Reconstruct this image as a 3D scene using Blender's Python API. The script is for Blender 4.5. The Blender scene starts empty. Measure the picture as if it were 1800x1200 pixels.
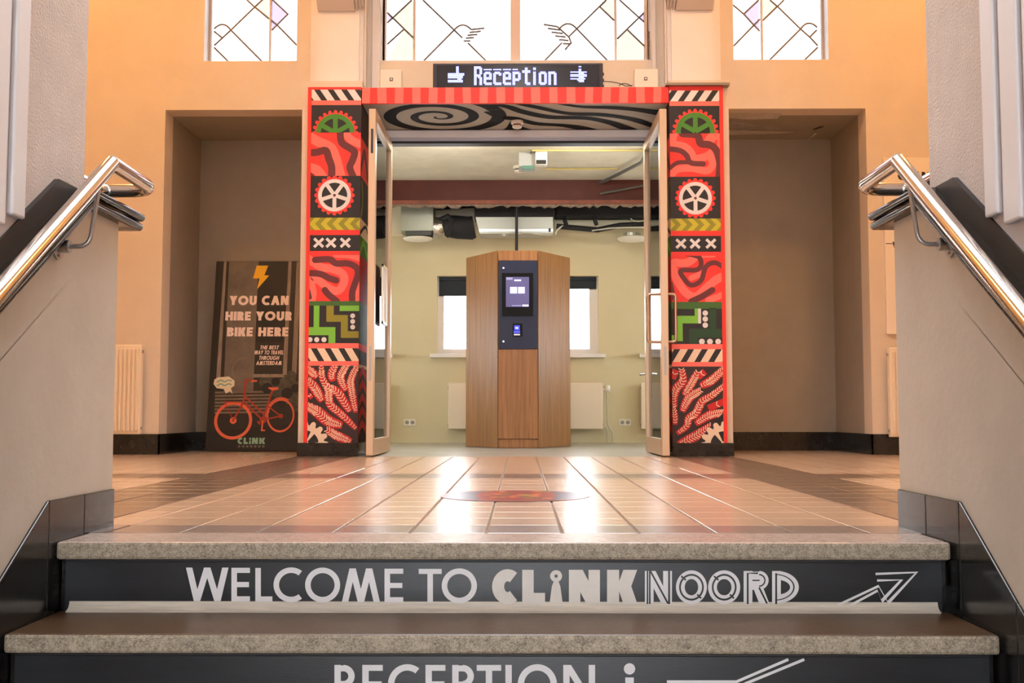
import bpy, math, random
from mathutils import Vector
random.seed(7)
S = bpy.context.scene
COL = S.collection

# ------------------------------------------------------------------ camera
F = 1900.; EYE = .328; CX = .042                # focal length in px of a 1800 px wide frame, eye above landing
TH = math.atan(127 / F); YW = math.atan(15 / F)
cam = bpy.data.cameras.new('camera'); co = bpy.data.objects.new('camera', cam); COL.objects.link(co)
cam.sensor_width = 36; cam.lens = 36 * F / 1800; cam.clip_start = .02
co.location = (CX, 0, EYE); co.rotation_euler = (math.pi / 2 + TH, 0, YW)
S.camera = co
# ------------------------------------------------------------------ world, exposure
W = bpy.data.worlds.new('overcast'); S.world = W; W.use_nodes = True
bg = W.node_tree.nodes['Background']; bg.inputs[0].default_value = (.93, .96, 1, 1); bg.inputs[1].default_value = 16.0
S.view_settings.view_transform = 'Standard'; S.view_settings.look = 'None'
S.view_settings.exposure = 0.0; S.view_settings.gamma = 1; S.view_settings.use_curve_mapping = False
LAMP_W = 150; LAMP_COL = (1, .51, .15)          # warm ceiling lamps over the landing
HALL_W = 60; HALL_COL = (1, .93, .88)          # lamps over the stairs
ROOM_W = 19; ROOM_COL = (1, .95, .82)           # unseen lamps added behind the door header, to light the kiosk front

def ray(px, py):
    r = (px - 900) / F; u = (600 - py) / F
    fy = math.cos(TH) - u * math.sin(TH); fz = math.sin(TH) + u * math.cos(TH)
    return r * math.cos(YW) - fy * math.sin(YW), r * math.sin(YW) + fy * math.cos(YW), fz
def onY(px, py, Y):
    x, y, z = ray(px, py); t = Y / y; return Vector((CX + x * t, Y, EYE + z * t))
def onZ(px, py, Z):
    x, y, z = ray(px, py); t = (Z - EYE) / z; return Vector((CX + x * t, y * t, Z))
def onX(px, py, X):
    x, y, z = ray(px, py); t = (X - CX) / x; return Vector((X, y * t, EYE + z * t))

# ------------------------------------------------------------------ materials
def lin(c):
    return tuple(((v / 255) / 12.92 if v / 255 <= .04045 else ((v / 255 + .055) / 1.055) ** 2.4) for v in c)
MATS = {}
def mat(name, rgb, rough=.6, metal=0, var=0, scale=8, bump=0, bscale=60, spec=.5, emit=0, stretch=None, coat=0):
    if name in MATS: return MATS[name]
    m = bpy.data.materials.new(name); m.use_nodes = True; MATS[name] = m
    nt = m.node_tree; b = nt.nodes['Principled BSDF']
    c = lin(rgb); b.inputs['Base Color'].default_value = (*c, 1)
    b.inputs['Roughness'].default_value = rough; b.inputs['Metallic'].default_value = metal
    b.inputs['Specular IOR Level'].default_value = spec; b.inputs['Coat Weight'].default_value = coat
    b.inputs['Coat Roughness'].default_value = .08
    if emit:
        b.inputs['Emission Color'].default_value = (*c, 1); b.inputs['Emission Strength'].default_value = emit
    if var or bump:
        tc = nt.nodes.new('ShaderNodeTexCoord'); mp = nt.nodes.new('ShaderNodeMapping')
        nt.links.new(tc.outputs['Object'], mp.inputs[0])
        if stretch: mp.inputs['Scale'].default_value = stretch
    if var:
        n = nt.nodes.new('ShaderNodeTexNoise'); n.inputs['Scale'].default_value = scale; n.inputs['Detail'].default_value = 6
        n.inputs['Roughness'].default_value = .65
        r = nt.nodes.new('ShaderNodeValToRGB'); nt.links.new(mp.outputs[0], n.inputs['Vector'])
        nt.links.new(n.outputs['Fac'], r.inputs[0])
        r.color_ramp.elements[0].position = .3; r.color_ramp.elements[1].position = .7
        r.color_ramp.elements[0].color = (*[max(0, v * (1 - var)) for v in c], 1)
        r.color_ramp.elements[1].color = (*[min(1, v * (1 + var)) for v in c], 1)
        nt.links.new(r.outputs[0], b.inputs['Base Color'])
    if bump:
        n2 = nt.nodes.new('ShaderNodeTexNoise'); n2.inputs['Scale'].default_value = bscale; n2.inputs['Detail'].default_value = 4
        nt.links.new(mp.outputs[0], n2.inputs['Vector'])
        bp = nt.nodes.new('ShaderNodeBump'); bp.inputs['Strength'].default_value = bump; bp.inputs['Distance'].default_value = .01
        nt.links.new(n2.outputs['Fac'], bp.inputs['Height']); nt.links.new(bp.outputs[0], b.inputs['Normal'])
    return m
def glassmat(name, tint=(1, 1, 1), refl=.1, rough=.0, tr=1.0):
    if name in MATS: return MATS[name]
    m = bpy.data.materials.new(name); m.use_nodes = True; MATS[name] = m; nt = m.node_tree
    nt.nodes.remove(nt.nodes['Principled BSDF']); out = nt.nodes['Material Output']
    t = nt.nodes.new('ShaderNodeBsdfTransparent'); t.inputs[0].default_value = (*[v * tr for v in tint], 1)
    g = nt.nodes.new('ShaderNodeBsdfGlossy'); g.inputs['Roughness'].default_value = rough
    mx = nt.nodes.new('ShaderNodeMixShader'); fr = nt.nodes.new('ShaderNodeFresnel'); fr.inputs[0].default_value = 1 + refl * 4.5
    nt.links.new(fr.outputs[0], mx.inputs[0]); nt.links.new(t.outputs[0], mx.inputs[1]); nt.links.new(g.outputs[0], mx.inputs[2])
    nt.links.new(mx.outputs[0], out.inputs[0]); return m

def granite(name, c1, c2, rough, scale):
    if name in MATS: return MATS[name]
    m = bpy.data.materials.new(name); m.use_nodes = True; MATS[name] = m; nt = m.node_tree; b = nt.nodes['Principled BSDF']
    tc = nt.nodes.new('ShaderNodeTexCoord'); v = nt.nodes.new('ShaderNodeTexVoronoi'); v.inputs['Scale'].default_value = scale
    n = nt.nodes.new('ShaderNodeTexNoise'); n.inputs['Scale'].default_value = scale * .12; n.inputs['Detail'].default_value = 8; n.inputs['Roughness'].default_value = .75
    nt.links.new(tc.outputs['Object'], v.inputs['Vector']); nt.links.new(tc.outputs['Object'], n.inputs['Vector'])
    sx = nt.nodes.new('ShaderNodeSeparateColor'); nt.links.new(v.outputs['Color'], sx.inputs[0])
    ma = nt.nodes.new('ShaderNodeMath'); ma.operation = 'MULTIPLY_ADD'; ma.inputs[1].default_value = .34
    nt.links.new(sx.outputs[0], ma.inputs[0]); nt.links.new(n.outputs['Fac'], ma.inputs[2])
    r = nt.nodes.new('ShaderNodeValToRGB'); nt.links.new(ma.outputs[0], r.inputs[0])
    r.color_ramp.elements[0].position = .36; r.color_ramp.elements[1].position = .86
    r.color_ramp.elements[0].color = (*lin(c1), 1); r.color_ramp.elements[1].color = (*lin(c2), 1)
    nt.links.new(r.outputs[0], b.inputs['Base Color']); b.inputs['Roughness'].default_value = rough
    bp = nt.nodes.new('ShaderNodeBump'); bp.inputs['Strength'].default_value = .25; bp.inputs['Distance'].default_value = .004
    nt.links.new(n.outputs['Fac'], bp.inputs['Height']); nt.links.new(bp.outputs[0], b.inputs['Normal']); return m

def woodmat(name, c1, c2, rough=.45):
    m = bpy.data.materials.new(name); m.use_nodes = True; MATS[name] = m; nt = m.node_tree; b = nt.nodes['Principled BSDF']
    tc = nt.nodes.new('ShaderNodeTexCoord'); mp = nt.nodes.new('ShaderNodeMapping'); mp.inputs['Scale'].default_value = (26, 26, .9)
    n = nt.nodes.new('ShaderNodeTexNoise'); n.inputs['Scale'].default_value = 1.6; n.inputs['Detail'].default_value = 8; n.inputs['Roughness'].default_value = .7
    nt.links.new(tc.outputs['Object'], mp.inputs[0]); nt.links.new(mp.outputs[0], n.inputs['Vector'])
    r = nt.nodes.new('ShaderNodeValToRGB'); nt.links.new(n.outputs['Fac'], r.inputs[0])
    r.color_ramp.elements[0].position = .3; r.color_ramp.elements[1].position = .72
    r.color_ramp.elements[0].color = (*lin(c1), 1); r.color_ramp.elements[1].color = (*lin(c2), 1)
    nt.links.new(r.outputs[0], b.inputs['Base Color']); b.inputs['Roughness'].default_value = rough; return m

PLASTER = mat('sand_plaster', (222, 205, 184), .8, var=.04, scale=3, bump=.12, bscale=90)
CREAM = mat('cream_plaster', (232, 222, 213), .7, var=.03, scale=4, bump=.05)
STIPPLE = mat('stippled_plaster', (206, 198, 194), .85, var=.05, scale=14, bump=.35, bscale=130)
PIERLOW = mat('smooth_grey_plaster', (192, 187, 178), .75, var=.06, scale=5, bump=.1, bscale=40)
WHITEP = mat('white_gloss_paint', (224, 224, 228), .4)
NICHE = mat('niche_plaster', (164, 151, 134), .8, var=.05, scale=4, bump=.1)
CEIL = mat('ceiling_paint', (228, 226, 222), .9)
GREEN = mat('pale_green_paint', (216, 203, 166), .7, var=.03, scale=2, bump=.05)
BLACKST = mat('black_stone', (30, 29, 29), .16, var=.5, scale=16, bump=.03, bscale=30)
RISERST = mat('black_riser_stone', (24, 26, 31), .34, var=.35, scale=7, bump=.04, stretch=(1, 6, 6))
GRAN = granite('granite_edge', (84, 74, 62), (184, 170, 148), .5, 420)
GRANTOP = granite('granite_tread', (40, 26, 14), (86, 60, 36), .36, 420)
GRANLAND = granite('granite_landing', (150, 132, 122), (190, 174, 164), .22, 320)
GROUT = mat('grout', (128, 112, 100), .8, var=.1, scale=30)
STEEL = mat('polished_steel', (205, 200, 195), .13, 1)
STEELR = mat('satin_steel', (170, 168, 165), .3, 1)
ALU = mat('champagne_aluminium', (206, 178, 148), .38, .35)
GREYALU = mat('grey_aluminium', (176, 172, 180), .35, .5)
WHITE = mat('white_enamel', (238, 232, 218), .35)
RADW = mat('radiator_enamel', (240, 222, 196), .35)
BLACK = mat('black_paint', (26, 25, 26), .5)
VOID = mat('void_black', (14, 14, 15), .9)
RED = mat('mural_red', (240, 52, 42), .5, var=.05, scale=12)
REDD = mat('mural_deep_red', (205, 28, 26), .5, var=.05, scale=12)
PINK = mat('mural_salmon', (252, 112, 98), .5, var=.04, scale=12)
MAROON = mat('mural_maroon', (104, 38, 40), .5, var=.06, scale=12)
MBLACK = mat('mural_black', (32, 27, 27), .5, var=.1, scale=12)
MWHITE = mat('mural_white', (226, 216, 212), .5, var=.04, scale=12)
MCREAM = mat('mural_cream', (240, 208, 176), .5)
MGREEN = mat('mural_green', (66, 130, 34), .5)
MLIME = mat('mural_lime', (122, 190, 58), .5)
MOLIVE = mat('mural_olive', (140, 130, 24), .5)
MYEL = mat('mural_yellow_green', (196, 182, 40), .5)
MYEL2 = mat('mural_dark_yellow_green', (142, 136, 32), .5)
MDKG = mat('mural_dark_green', (30, 66, 34), .5)
MMIDG = mat('mural_mid_green', (62, 104, 40), .5)
MBROWN = mat('mural_brown', (52, 30, 26), .5, var=.1, scale=12)
LETTER = mat('white_lettering', (228, 226, 228), .5, var=.03, scale=20)
LETTERC = mat('cream_lettering', (222, 216, 208), .5, var=.05, scale=20)
CLEAR = glassmat('clear_glass', (1, 1, 1), .1)
DOORG = glassmat('door_glass', (.90, .93, .91), .12)
ART = [RED, REDD, PINK, MAROON, MBLACK, MWHITE, MCREAM, MGREEN, MLIME, MOLIVE, MYEL, MYEL2, MDKG, MMIDG, MBROWN]
AI = {m.name: i for i, m in enumerate(ART)}
(aRED, aREDD, aPINK, aMAR, aBLK, aWHT, aCRM, aGRN, aLIM, aOLV, aYEL, aYE2, aDKG, aMDG, aBRN) = range(15)

# ------------------------------------------------------------------ object helpers
OFF = {}
def tag(o, label=None, cat=None, group=None, kind=None):
    if label: o['label'] = label
    if cat: o['category'] = cat
    if group: o['group'] = group
    if kind: o['kind'] = kind
    return o
def thing(name, loc, label=None, cat=None, group=None, kind=None):
    o = bpy.data.objects.new(name, None); COL.objects.link(o); o.location = loc; o.empty_display_size = .1
    OFF[o.name] = Vector(loc); return tag(o, label, cat, group, kind)
class B:
    def __init__(s): s.v = []; s.f = []; s.m = []
    def add(s, vs, fs, m=0):
        k = len(s.v); s.v += [tuple(v) for v in vs]; s.f += [tuple(i + k for i in f) for f in fs]; s.m += [m] * len(fs); return s
    def box(s, x0, x1, y0, y1, z0, z1, m=0):
        x0, x1 = min(x0, x1), max(x0, x1); y0, y1 = min(y0, y1), max(y0, y1); z0, z1 = min(z0, z1), max(z0, z1)
        return s.add([(x0, y0, z0), (x1, y0, z0), (x1, y1, z0), (x0, y1, z0), (x0, y0, z1), (x1, y0, z1), (x1, y1, z1), (x0, y1, z1)],
                     [(0, 3, 2, 1), (4, 5, 6, 7), (0, 1, 5, 4), (1, 2, 6, 5), (2, 3, 7, 6), (3, 0, 4, 7)], m)
    def prism(s, poly, a, b, axis, m=0):
        # poly of 2D points; axis 'x': (y,z) from x=a..b ; 'y': (x,z) ; 'z': (x,y)
        def P(p, t): return (t, p[0], p[1]) if axis == 'x' else ((p[0], t, p[1]) if axis == 'y' else (p[0], p[1], t))
        n = len(poly); vs = [P(p, a) for p in poly] + [P(p, b) for p in poly]
        fs = [tuple(range(n)), tuple(range(2 * n - 1, n - 1, -1))] + [(i, i + n, (i + 1) % n + n, (i + 1) % n) for i in range(n)]
        return s.add(vs, fs, m)
    def tube(s, pts, r, seg=10, m=0, caps=True, flat=1.0):
        pts = [Vector(p) for p in pts]; n = len(pts); k = len(s.v); vs = []; up = None
        for i, p in enumerate(pts):
            d = (pts[min(i + 1, n - 1)] - pts[max(i - 1, 0)]).normalized()
            if up is None:
                up = Vector((0, 0, 1)) if abs(d.z) < .9 else Vector((1, 0, 0))
            u = (up - d * up.dot(d)).normalized(); w = d.cross(u); up = u
            sc = 1.0
            if 0 < i < n - 1:
                a = (pts[i] - pts[i - 1]).normalized(); c = a.dot(d); sc = 1 / max(c, .5)
            rr = r[i] if isinstance(r, (list, tuple)) else r
            side = None
            for j in range(seg):
                t = 2 * math.pi * j / seg; vs.append(p + (u * math.cos(t) * flat + w * math.sin(t)) * rr * (1 if sc == 1 else 1 + (sc - 1) * .5))
        fs = [(i * seg + j, i * seg + (j + 1) % seg, (i + 1) * seg + (j + 1) % seg, (i + 1) * seg + j) for i in range(n - 1) for j in range(seg)]
        if caps: fs += [tuple(range(seg - 1, -1, -1)), tuple(range((n - 1) * seg, n * seg))]
        return s.add(vs, fs, m)
    def disc(s, c, r, axis='z', h=.01, seg=24, m=0):
        c = Vector(c); d = Vector({'x': (1, 0, 0), 'y': (0, 1, 0), 'z': (0, 0, 1)}[axis])
        return s.tube([c - d * h / 2, c + d * h / 2], r, seg, m)
    def lathe(s, c, prof, seg=24, m=0, axis='z'):
        c = Vector(c); n = len(prof); vs = []
        for r, h in prof:
            for j in range(seg):
                t = 2 * math.pi * j / seg
                vs.append(c + (Vector((r * math.cos(t), r * math.sin(t), h)) if axis == 'z' else Vector((r * math.cos(t), h, r * math.sin(t)))))
        fs = [(i * seg + j, i * seg + (j + 1) % seg, (i + 1) * seg + (j + 1) % seg, (i + 1) * seg + j) for i in range(n - 1) for j in range(seg)]
        fs += [tuple(range(seg)), tuple(range((n - 1) * seg, n * seg))]
        return s.add(vs, fs, m)
    def build(s, name, mats, parent=None, smooth=False, bevel=0, bseg=2, base=True, fixn=True):
        if parent is not None: off = OFF[parent.name]
        elif base:
            xs = [v[0] for v in s.v]; ys = [v[1] for v in s.v]; zs = [v[2] for v in s.v]
            off = Vector(((min(xs) + max(xs)) / 2, (min(ys) + max(ys)) / 2, min(zs)))
        else: off = Vector((0, 0, 0))
        me = bpy.data.meshes.new(name); me.from_pydata([tuple(Vector(v) - off) for v in s.v], [], s.f)
        if not isinstance(mats, (list, tuple)): mats = [mats]
        for m in mats: me.materials.append(m)
        for p, i in zip(me.polygons, s.m): p.material_index = i; p.use_smooth = smooth
        if fixn:
            import bmesh
            bm = bmesh.new(); bm.from_mesh(me); bmesh.ops.recalc_face_normals(bm, faces=bm.faces); bm.to_mesh(me); bm.free()
        o = bpy.data.objects.new(name, me); COL.objects.link(o); OFF[o.name] = off
        if parent is not None: o.parent = parent
        else: o.location = off
        if smooth:
            try: me.set_sharp_from_angle(angle=math.radians(40))
            except Exception: pass
        if bevel:
            md = o.modifiers.new('bevel', 'BEVEL'); md.width = bevel; md.segments = bseg; md.limit_method = 'ANGLE'; md.angle_limit = .6
        return o
def struct(name, b, m, **k):
    o = b.build(name, m, **k); o['kind'] = 'structure'; return o

# ---- flat painted shapes on a plane: polygons in (u,v) with a material and a layer
def clip(poly, u0, u1, v0, v1):
    def half(P, f, inter):
        R = []
        for i in range(len(P)):
            a, b = P[i - 1], P[i]
            if f(b):
                if not f(a): R.append(inter(a, b))
                R.append(b)
            elif f(a): R.append(inter(a, b))
        return R
    def ix(c): return lambda a, b: (c, a[1] + (b[1] - a[1]) * (c - a[0]) / (b[0] - a[0]))
    def iy(c): return lambda a, b: (a[0] + (b[0] - a[0]) * (c - a[1]) / (b[1] - a[1]), c)
    for f, i in ((lambda p: p[0] >= u0, ix(u0)), (lambda p: p[0] <= u1, ix(u1)), (lambda p: p[1] >= v0, iy(v0)), (lambda p: p[1] <= v1, iy(v1))):
        if not poly: return []
        poly = half(poly, f, i)
    return poly
def smoothline(pts, n=6):
    if len(pts) < 3: return pts
    R = []; P = [pts[0]] + list(pts) + [pts[-1]]
    for i in range(1, len(P) - 2):
        for k in range(n):
            t = k / n; a, b, c, d = P[i - 1], P[i], P[i + 1], P[i + 2]
            R.append(tuple(.5 * (2 * b[j] + (c[j] - a[j]) * t + (2 * a[j] - 5 * b[j] + 4 * c[j] - d[j]) * t * t + (3 * b[j] - a[j] - 3 * c[j] + d[j]) * t ** 3) for j in (0, 1)))
    R.append(pts[-1]); return R
class Flat:
    """polygons in source 2D coordinates; 'box' is the current clip rectangle"""
    def __init__(s, fn): s.p = []; s.fn = fn; s.box = None; s.g = 0; s.names = {}
    def poly(s, pts, m, layer=1):
        if s.box: pts = clip(list(pts), *s.box)
        if len(pts) >= 3: s.p.append((pts, m, layer, s.g))
    def part(s, nm): s.g += 1; s.names[s.g] = nm
    def rect(s, u0, u1, v0, v1, m, layer=0): s.poly([(u0, v0), (u1, v0), (u1, v1), (u0, v1)], m, layer)
    def ribbon(s, pts, w, m, layer=1, smooth=True, closed=False, taper=False, round_=False):
        P = smoothline(pts) if smooth else list(pts); n = len(P); L = []; Rr = []
        for i in range(n):
            a = P[(i - 1) % n] if closed else P[max(i - 1, 0)]; b = P[(i + 1) % n] if closed else P[min(i + 1, n - 1)]
            dx, dy = b[0] - a[0], b[1] - a[1]; l = math.hypot(dx, dy) or 1
            sc = 1
            if 0 < i < n - 1:
                ex, ey = P[i][0] - a[0], P[i][1] - a[1]; le = math.hypot(ex, ey) or 1
                sc = min(1.6, 1 / max(.3, (ex * dx + ey * dy) / (le * l)))
            ww = w / 2 * sc
            if taper: ww *= .35 + .65 * math.sin(math.pi * min(1, max(.0, (i + .6) / (n + .2)))) ** .6
            nx, ny = -dy / l * ww, dx / l * ww
            L.append((P[i][0] + nx, P[i][1] + ny)); Rr.append((P[i][0] - nx, P[i][1] - ny))
        for i in range(n if closed else n - 1):
            j = (i + 1) % n; s.poly([L[i], L[j], Rr[j], Rr[i]], m, layer)
        if round_:
            for q in (P[0], P[-1]): s.circle(q[0], q[1], w / 2, m, layer)
    def circle(s, cx, cy, r, m, layer=1, seg=18, ry=None):
        ry = ry or r
        s.poly([(cx + r * math.cos(2 * math.pi * i / seg), cy + ry * math.sin(2 * math.pi * i / seg)) for i in range(seg)], m, layer)
    def ring(s, cx, cy, r0, r1, m, layer=1, a0=0, a1=360, seg=36, ys=1):
        for i in range(seg):
            t0 = math.radians(a0 + (a1 - a0) * i / seg); t1 = math.radians(a0 + (a1 - a0) * (i + 1) / seg)
            s.poly([(cx + r0 * math.cos(t0), cy + ys * r0 * math.sin(t0)), (cx + r1 * math.cos(t0), cy + ys * r1 * math.sin(t0)),
                    (cx + r1 * math.cos(t1), cy + ys * r1 * math.sin(t1)), (cx + r0 * math.cos(t1), cy + ys * r0 * math.sin(t1))], m, layer)
    def teeth(s, cx, cy, r, h, n, m, layer=1):
        for i in range(n):
            t = 2 * math.pi * i / n; d = math.pi / n * .95
            s.poly([(cx + (r * .96) * math.cos(t - d), cy + (r * .96) * math.sin(t - d)), (cx + (r + h * .8) * math.cos(t - d * .5), cy + (r + h * .8) * math.sin(t - d * .5)),
                    (cx + (r + h) * math.cos(t), cy + (r + h) * math.sin(t)), (cx + (r + h * .8) * math.cos(t + d * .5), cy + (r + h * .8) * math.sin(t + d * .5)),
                    (cx + (r * .96) * math.cos(t + d), cy + (r * .96) * math.sin(t + d))], m, layer)
    def build(s, name, mats, parent, normal, lift=.0006, **k):
        gs = {}; N = Vector(normal); o = None
        for q in s.p: gs.setdefault(q[3], []).append(q)
        for g, lst in gs.items():
            q = s._one(s.names.get(g, name), lst, mats, parent, N, lift, k)
            if o is None or g not in s.names: o = q
        return o
    def _one(s, name, lst, mats, parent, N, lift, k):
        b = B()
        for i_, (pts, m, layer, _) in enumerate(lst):
            vs = [Vector(s.fn(*p)) + N * lift * (1 + layer + (i_ % 31) * .028) for p in pts]
            a = Vector((0, 0, 0))
            for i in range(len(vs)): a += vs[i - 1].cross(vs[i])
            if a.dot(N) < 0: vs.reverse()
            b.add(vs, [tuple(range(len(vs)))], m)
        return b.build(name, mats, parent, fixn=False, **k)

# ---- geometric capitals: drawn in a box of width a and height 1, stroke w
def glyph(ch, a, w, f):
    """f.poly is called with points (u 0..a, v 0..1)"""
    P = []
    def V(x, y0=0, y1=1): P.append([(x, y0), (x + w, y0), (x + w, y1), (x, y1)])
    def H(x0, x1, y, t=None): t = t or w * .92; P.append([(x0, y), (x1, y), (x1, y + t), (x0, y + t)])
    def D(xb, xt, y0=0, y1=1, ww=None): ww = ww or w * 1.1; P.append([(xb, y0), (xb + ww, y0), (xt + ww, y1), (xt, y1)])
    def A(cx, cy, rx, ry, a0, a1, n=22):
        for i in range(n):
            t0 = math.radians(a0 + (a1 - a0) * i / n); t1 = math.radians(a0 + (a1 - a0) * (i + 1) / n)
            P.append([(cx + rx * math.cos(t0), cy + ry * math.sin(t0)), (cx + rx * math.cos(t1), cy + ry * math.sin(t1)),
                      (cx + (rx - w) * math.cos(t1), cy + (ry - w) * math.sin(t1)), (cx + (rx - w) * math.cos(t0), cy + (ry - w) * math.sin(t0))])
    q = w * 1.15
    if ch == 'W': D(a * .26 - q / 2, 0, ww=q); D(a * .26 - q / 2, a * .5 - q / 2, ww=q); D(a * .74 - q / 2, a * .5 - q / 2, ww=q); D(a * .74 - q / 2, a - q, ww=q)
    elif ch == 'M': D(0, a * .2, ww=q); D(a * .5 - q / 2, a * .2, ww=q); D(a * .5 - q / 2, a * .8 - q, ww=q); D(a - q, a * .8 - q, ww=q)
    elif ch == 'E': V(0); H(0, a, 0); H(0, a * .95, .5 - w * .46); H(0, a, 1 - w * .92)
    elif ch == 'F': V(0); H(0, a * .95, .46); H(0, a, 1 - w * .92)
    elif ch == 'L': V(0); H(0, a, 0)
    elif ch == 'T': V(a / 2 - w / 2); H(0, a, 1 - w * .92)
    elif ch == 'I': V(a / 2 - w / 2)
    elif ch == 'H': V(0); V(a - w); H(0, a, .5 - w * .46)
    elif ch == 'O': A(a / 2, .5, a / 2, .52, 0, 360, 36)
    elif ch == 'C':
        rx = min(a * .62, .55); A(rx, .5, rx, .52, 52, 308, 28)
    elif ch == 'G':
        rx = a / 2; A(rx, .5, rx, .52, 45, 345, 28); H(a * .5, a, .36)
    elif ch == 'D': V(0); A(w * .5, .5, a - w * .5, .5, -90, 90)
    elif ch == 'P': V(0); A(a - .29, .71, .29, .29, -90, 90); H(0, a - .29, 1 - w); H(0, a - .29, .42)
    elif ch == 'R': V(0); A(a - .31, .71, .29, .29, -90, 90); H(0, a - .3, 1 - w); H(0, a - .3, .42, w); D(a - q, a * .38, 0, .46, q)
    elif ch == 'B': V(0); A(a - .29, .74, .26, .26, -90, 90); A(a - .28, .27, .28, .27, -90, 90); H(0, a - .28, 1 - w); H(0, a - .28, .46); H(0, a - .28, 0)
    elif ch == 'N': V(0); V(a - w); D(a - q * 1.05, 0, ww=q * 1.05)
    elif ch == 'K': V(0); D(w * .7, a - q, .36, 1, q); D(a - q, a * .3, 0, .62, q)
    elif ch == 'Y': V(a / 2 - w / 2, 0, .45); D(a / 2 - q / 2, 0, .4, 1, q); D(a / 2 - q / 2, a - q, .4, 1, q)
    elif ch == 'U': V(0, .35); V(a - w, .35); A(a / 2, .36, a / 2, .38, 180, 360)
    elif ch == 'A': D(0, a / 2 - q / 2, ww=q); D(a - q, a / 2 - q / 2, ww=q); H(a * .22, a * .78, .24)
    elif ch == 'V': D(a / 2 - q / 2, 0, ww=q); D(a / 2 - q / 2, a - q, ww=q)
    elif ch == 'S': A(a / 2, .74, a / 2, .27, 20, 270, 16); A(a / 2, .27, a / 2, .28, -160, 90, 16)
    elif ch == 'X': D(0, a - q, ww=q); D(a - q, 0, ww=q)
    elif ch == 'i':
        A(a / 2, .84, min(a / 2, .17), .17, 0, 360, 20) if w < .2 else None
        P.append([(a / 2 - w * .5, 0), (a / 2 + w * .5, 0), (a / 2 + w * .42, .6), (a / 2 - w * .42, .6)])
    for p in P: f(p)
ADV = dict(W=1.15, M=1.05, E=.55, F=.5, L=.5, T=.62, I=.2, H=.72, O=1.0, C=.8, G=1., D=.8, P=.58, R=.62, B=.62, N=.76, K=.68, Y=.74, U=.7, A=.86, V=.8, S=.55, X=.7, i=.3)
def text_line(F_, s, u0, u1, v0, v1, m, w=.16, layer=1, slant=0, gap=.12):
    """fits the string into u0..u1 and v0 (base)..v1 (top)"""
    tot = 0
    for c in s: tot += (.4 if c == ' ' else ADV.get(c, .6) + gap)
    tot -= gap; k = (u1 - u0) / tot; x = 0; H = v1 - v0
    for c in s:
        if c == ' ': x += .4; continue
        a = ADV.get(c, .6); F_.part('letter')
        glyph(c, a, w, lambda p: F_.poly([(u0 + (x + q[0] + slant * q[1]) * k, v0 + q[1] * H) for q in p], m, layer))
        x += a + gap
def letter(F_, c, u0, u1, v0, v1, m, w=.16, layer=1):
    F_.part('letter')
    H = v1 - v0; a = abs((u1 - u0) / H)
    glyph(c, a, w, lambda p: F_.poly([(u0 + q[0] / a * (u1 - u0), v0 + q[1] * H) for q in p], m, layer))

# ================================================================== SETTING
YP, YDN, YDF, YW_, YNB, YB = 8.45, 8.20, 9.30, 8.75, 9.75, 12.25     # pillar face, door near/far edge, front wall, niche back, far wall
HC = 5.4                                                           # hall ceiling
XS = 4.3
# ---------------- floor with its tiles
Y0 = 3.012; YT = 8.335; PIT = .2111
fb = B(); fb.box(-XS, XS, 2.86, YT, -.12, -.004); fb.box(-XS, -1.215, YT, 9.80, -.12, -.004); fb.box(1.215, XS, YT, 9.80, -.12, -.004)
floor = struct('floor', fb, GROUT, base=False)
OFF[floor.name] = Vector((0, 0, 0))
def tilemat(name, rgb):
    m = bpy.data.materials.new(name); m.use_nodes = True; nt = m.node_tree; b = nt.nodes['Principled BSDF']
    tc = nt.nodes.new('ShaderNodeTexCoord'); oi = nt.nodes.new('ShaderNodeObjectInfo'); n = nt.nodes.new('ShaderNodeTexNoise')
    n.inputs['Scale'].default_value = 9; n.inputs['Detail'].default_value = 5
    geo = nt.nodes.new('ShaderNodeNewGeometry'); nt.links.new(geo.outputs['Position'], n.inputs['Vector'])
    add = nt.nodes.new('ShaderNodeMath'); add.operation = 'MULTIPLY_ADD'; add.inputs[1].default_value = .35
    nt.links.new(oi.outputs['Random'], add.inputs[0]); nt.links.new(n.outputs['Fac'], add.inputs[2])
    r = nt.nodes.new('ShaderNodeValToRGB'); c = lin(rgb); r.color_ramp.elements[0].position = .35; r.color_ramp.elements[1].position = 1.0
    r.color_ramp.elements[0].color = (*[v * .86 for v in c], 1); r.color_ramp.elements[1].color = (*[min(1, v * 1.14) for v in c], 1)
    nt.links.new(add.outputs[0], r.inputs[0]); nt.links.new(r.outputs[0], b.inputs['Base Color'])
    b.inputs['Coat Weight'].default_value = .8; b.inputs['Coat Roughness'].default_value = .27
    b.inputs['Roughness'].default_value = .27; b.inputs['Specular IOR Level'].default_value = .6
    mp = nt.nodes.new('ShaderNodeMapping'); mp.inputs['Scale'].default_value = (3, 60, 1); nt.links.new(geo.outputs['Position'], mp.inputs[0])
    n2 = nt.nodes.new('ShaderNodeTexNoise'); n2.inputs['Scale'].default_value = 1.5; n2.inputs['Detail'].default_value = 3; nt.links.new(mp.outputs[0], n2.inputs['Vector'])
    bp = nt.nodes.new('ShaderNodeBump'); bp.inputs['Strength'].default_value = .06; bp.inputs['Distance'].default_value = .01
    nt.links.new(n2.outputs['Fac'], bp.inputs['Height']); nt.links.new(bp.outputs[0], b.inputs['Normal']); return m
TL = tilemat('beige_tile', (194, 163, 136)); TD = tilemat('brown_tile', (104, 83, 70)); TG = tilemat('grey_brown_tile', (130, 114, 108))
cols = []
g0 = .1577
XL, XR, BW = -1.244, 1.213, .45
xs = [XL] + [g0 + k * PIT for k in range(-6, 6)]
for a, b in zip(xs[:-1], xs[1:]): cols.append((a, b, 0))
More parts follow.
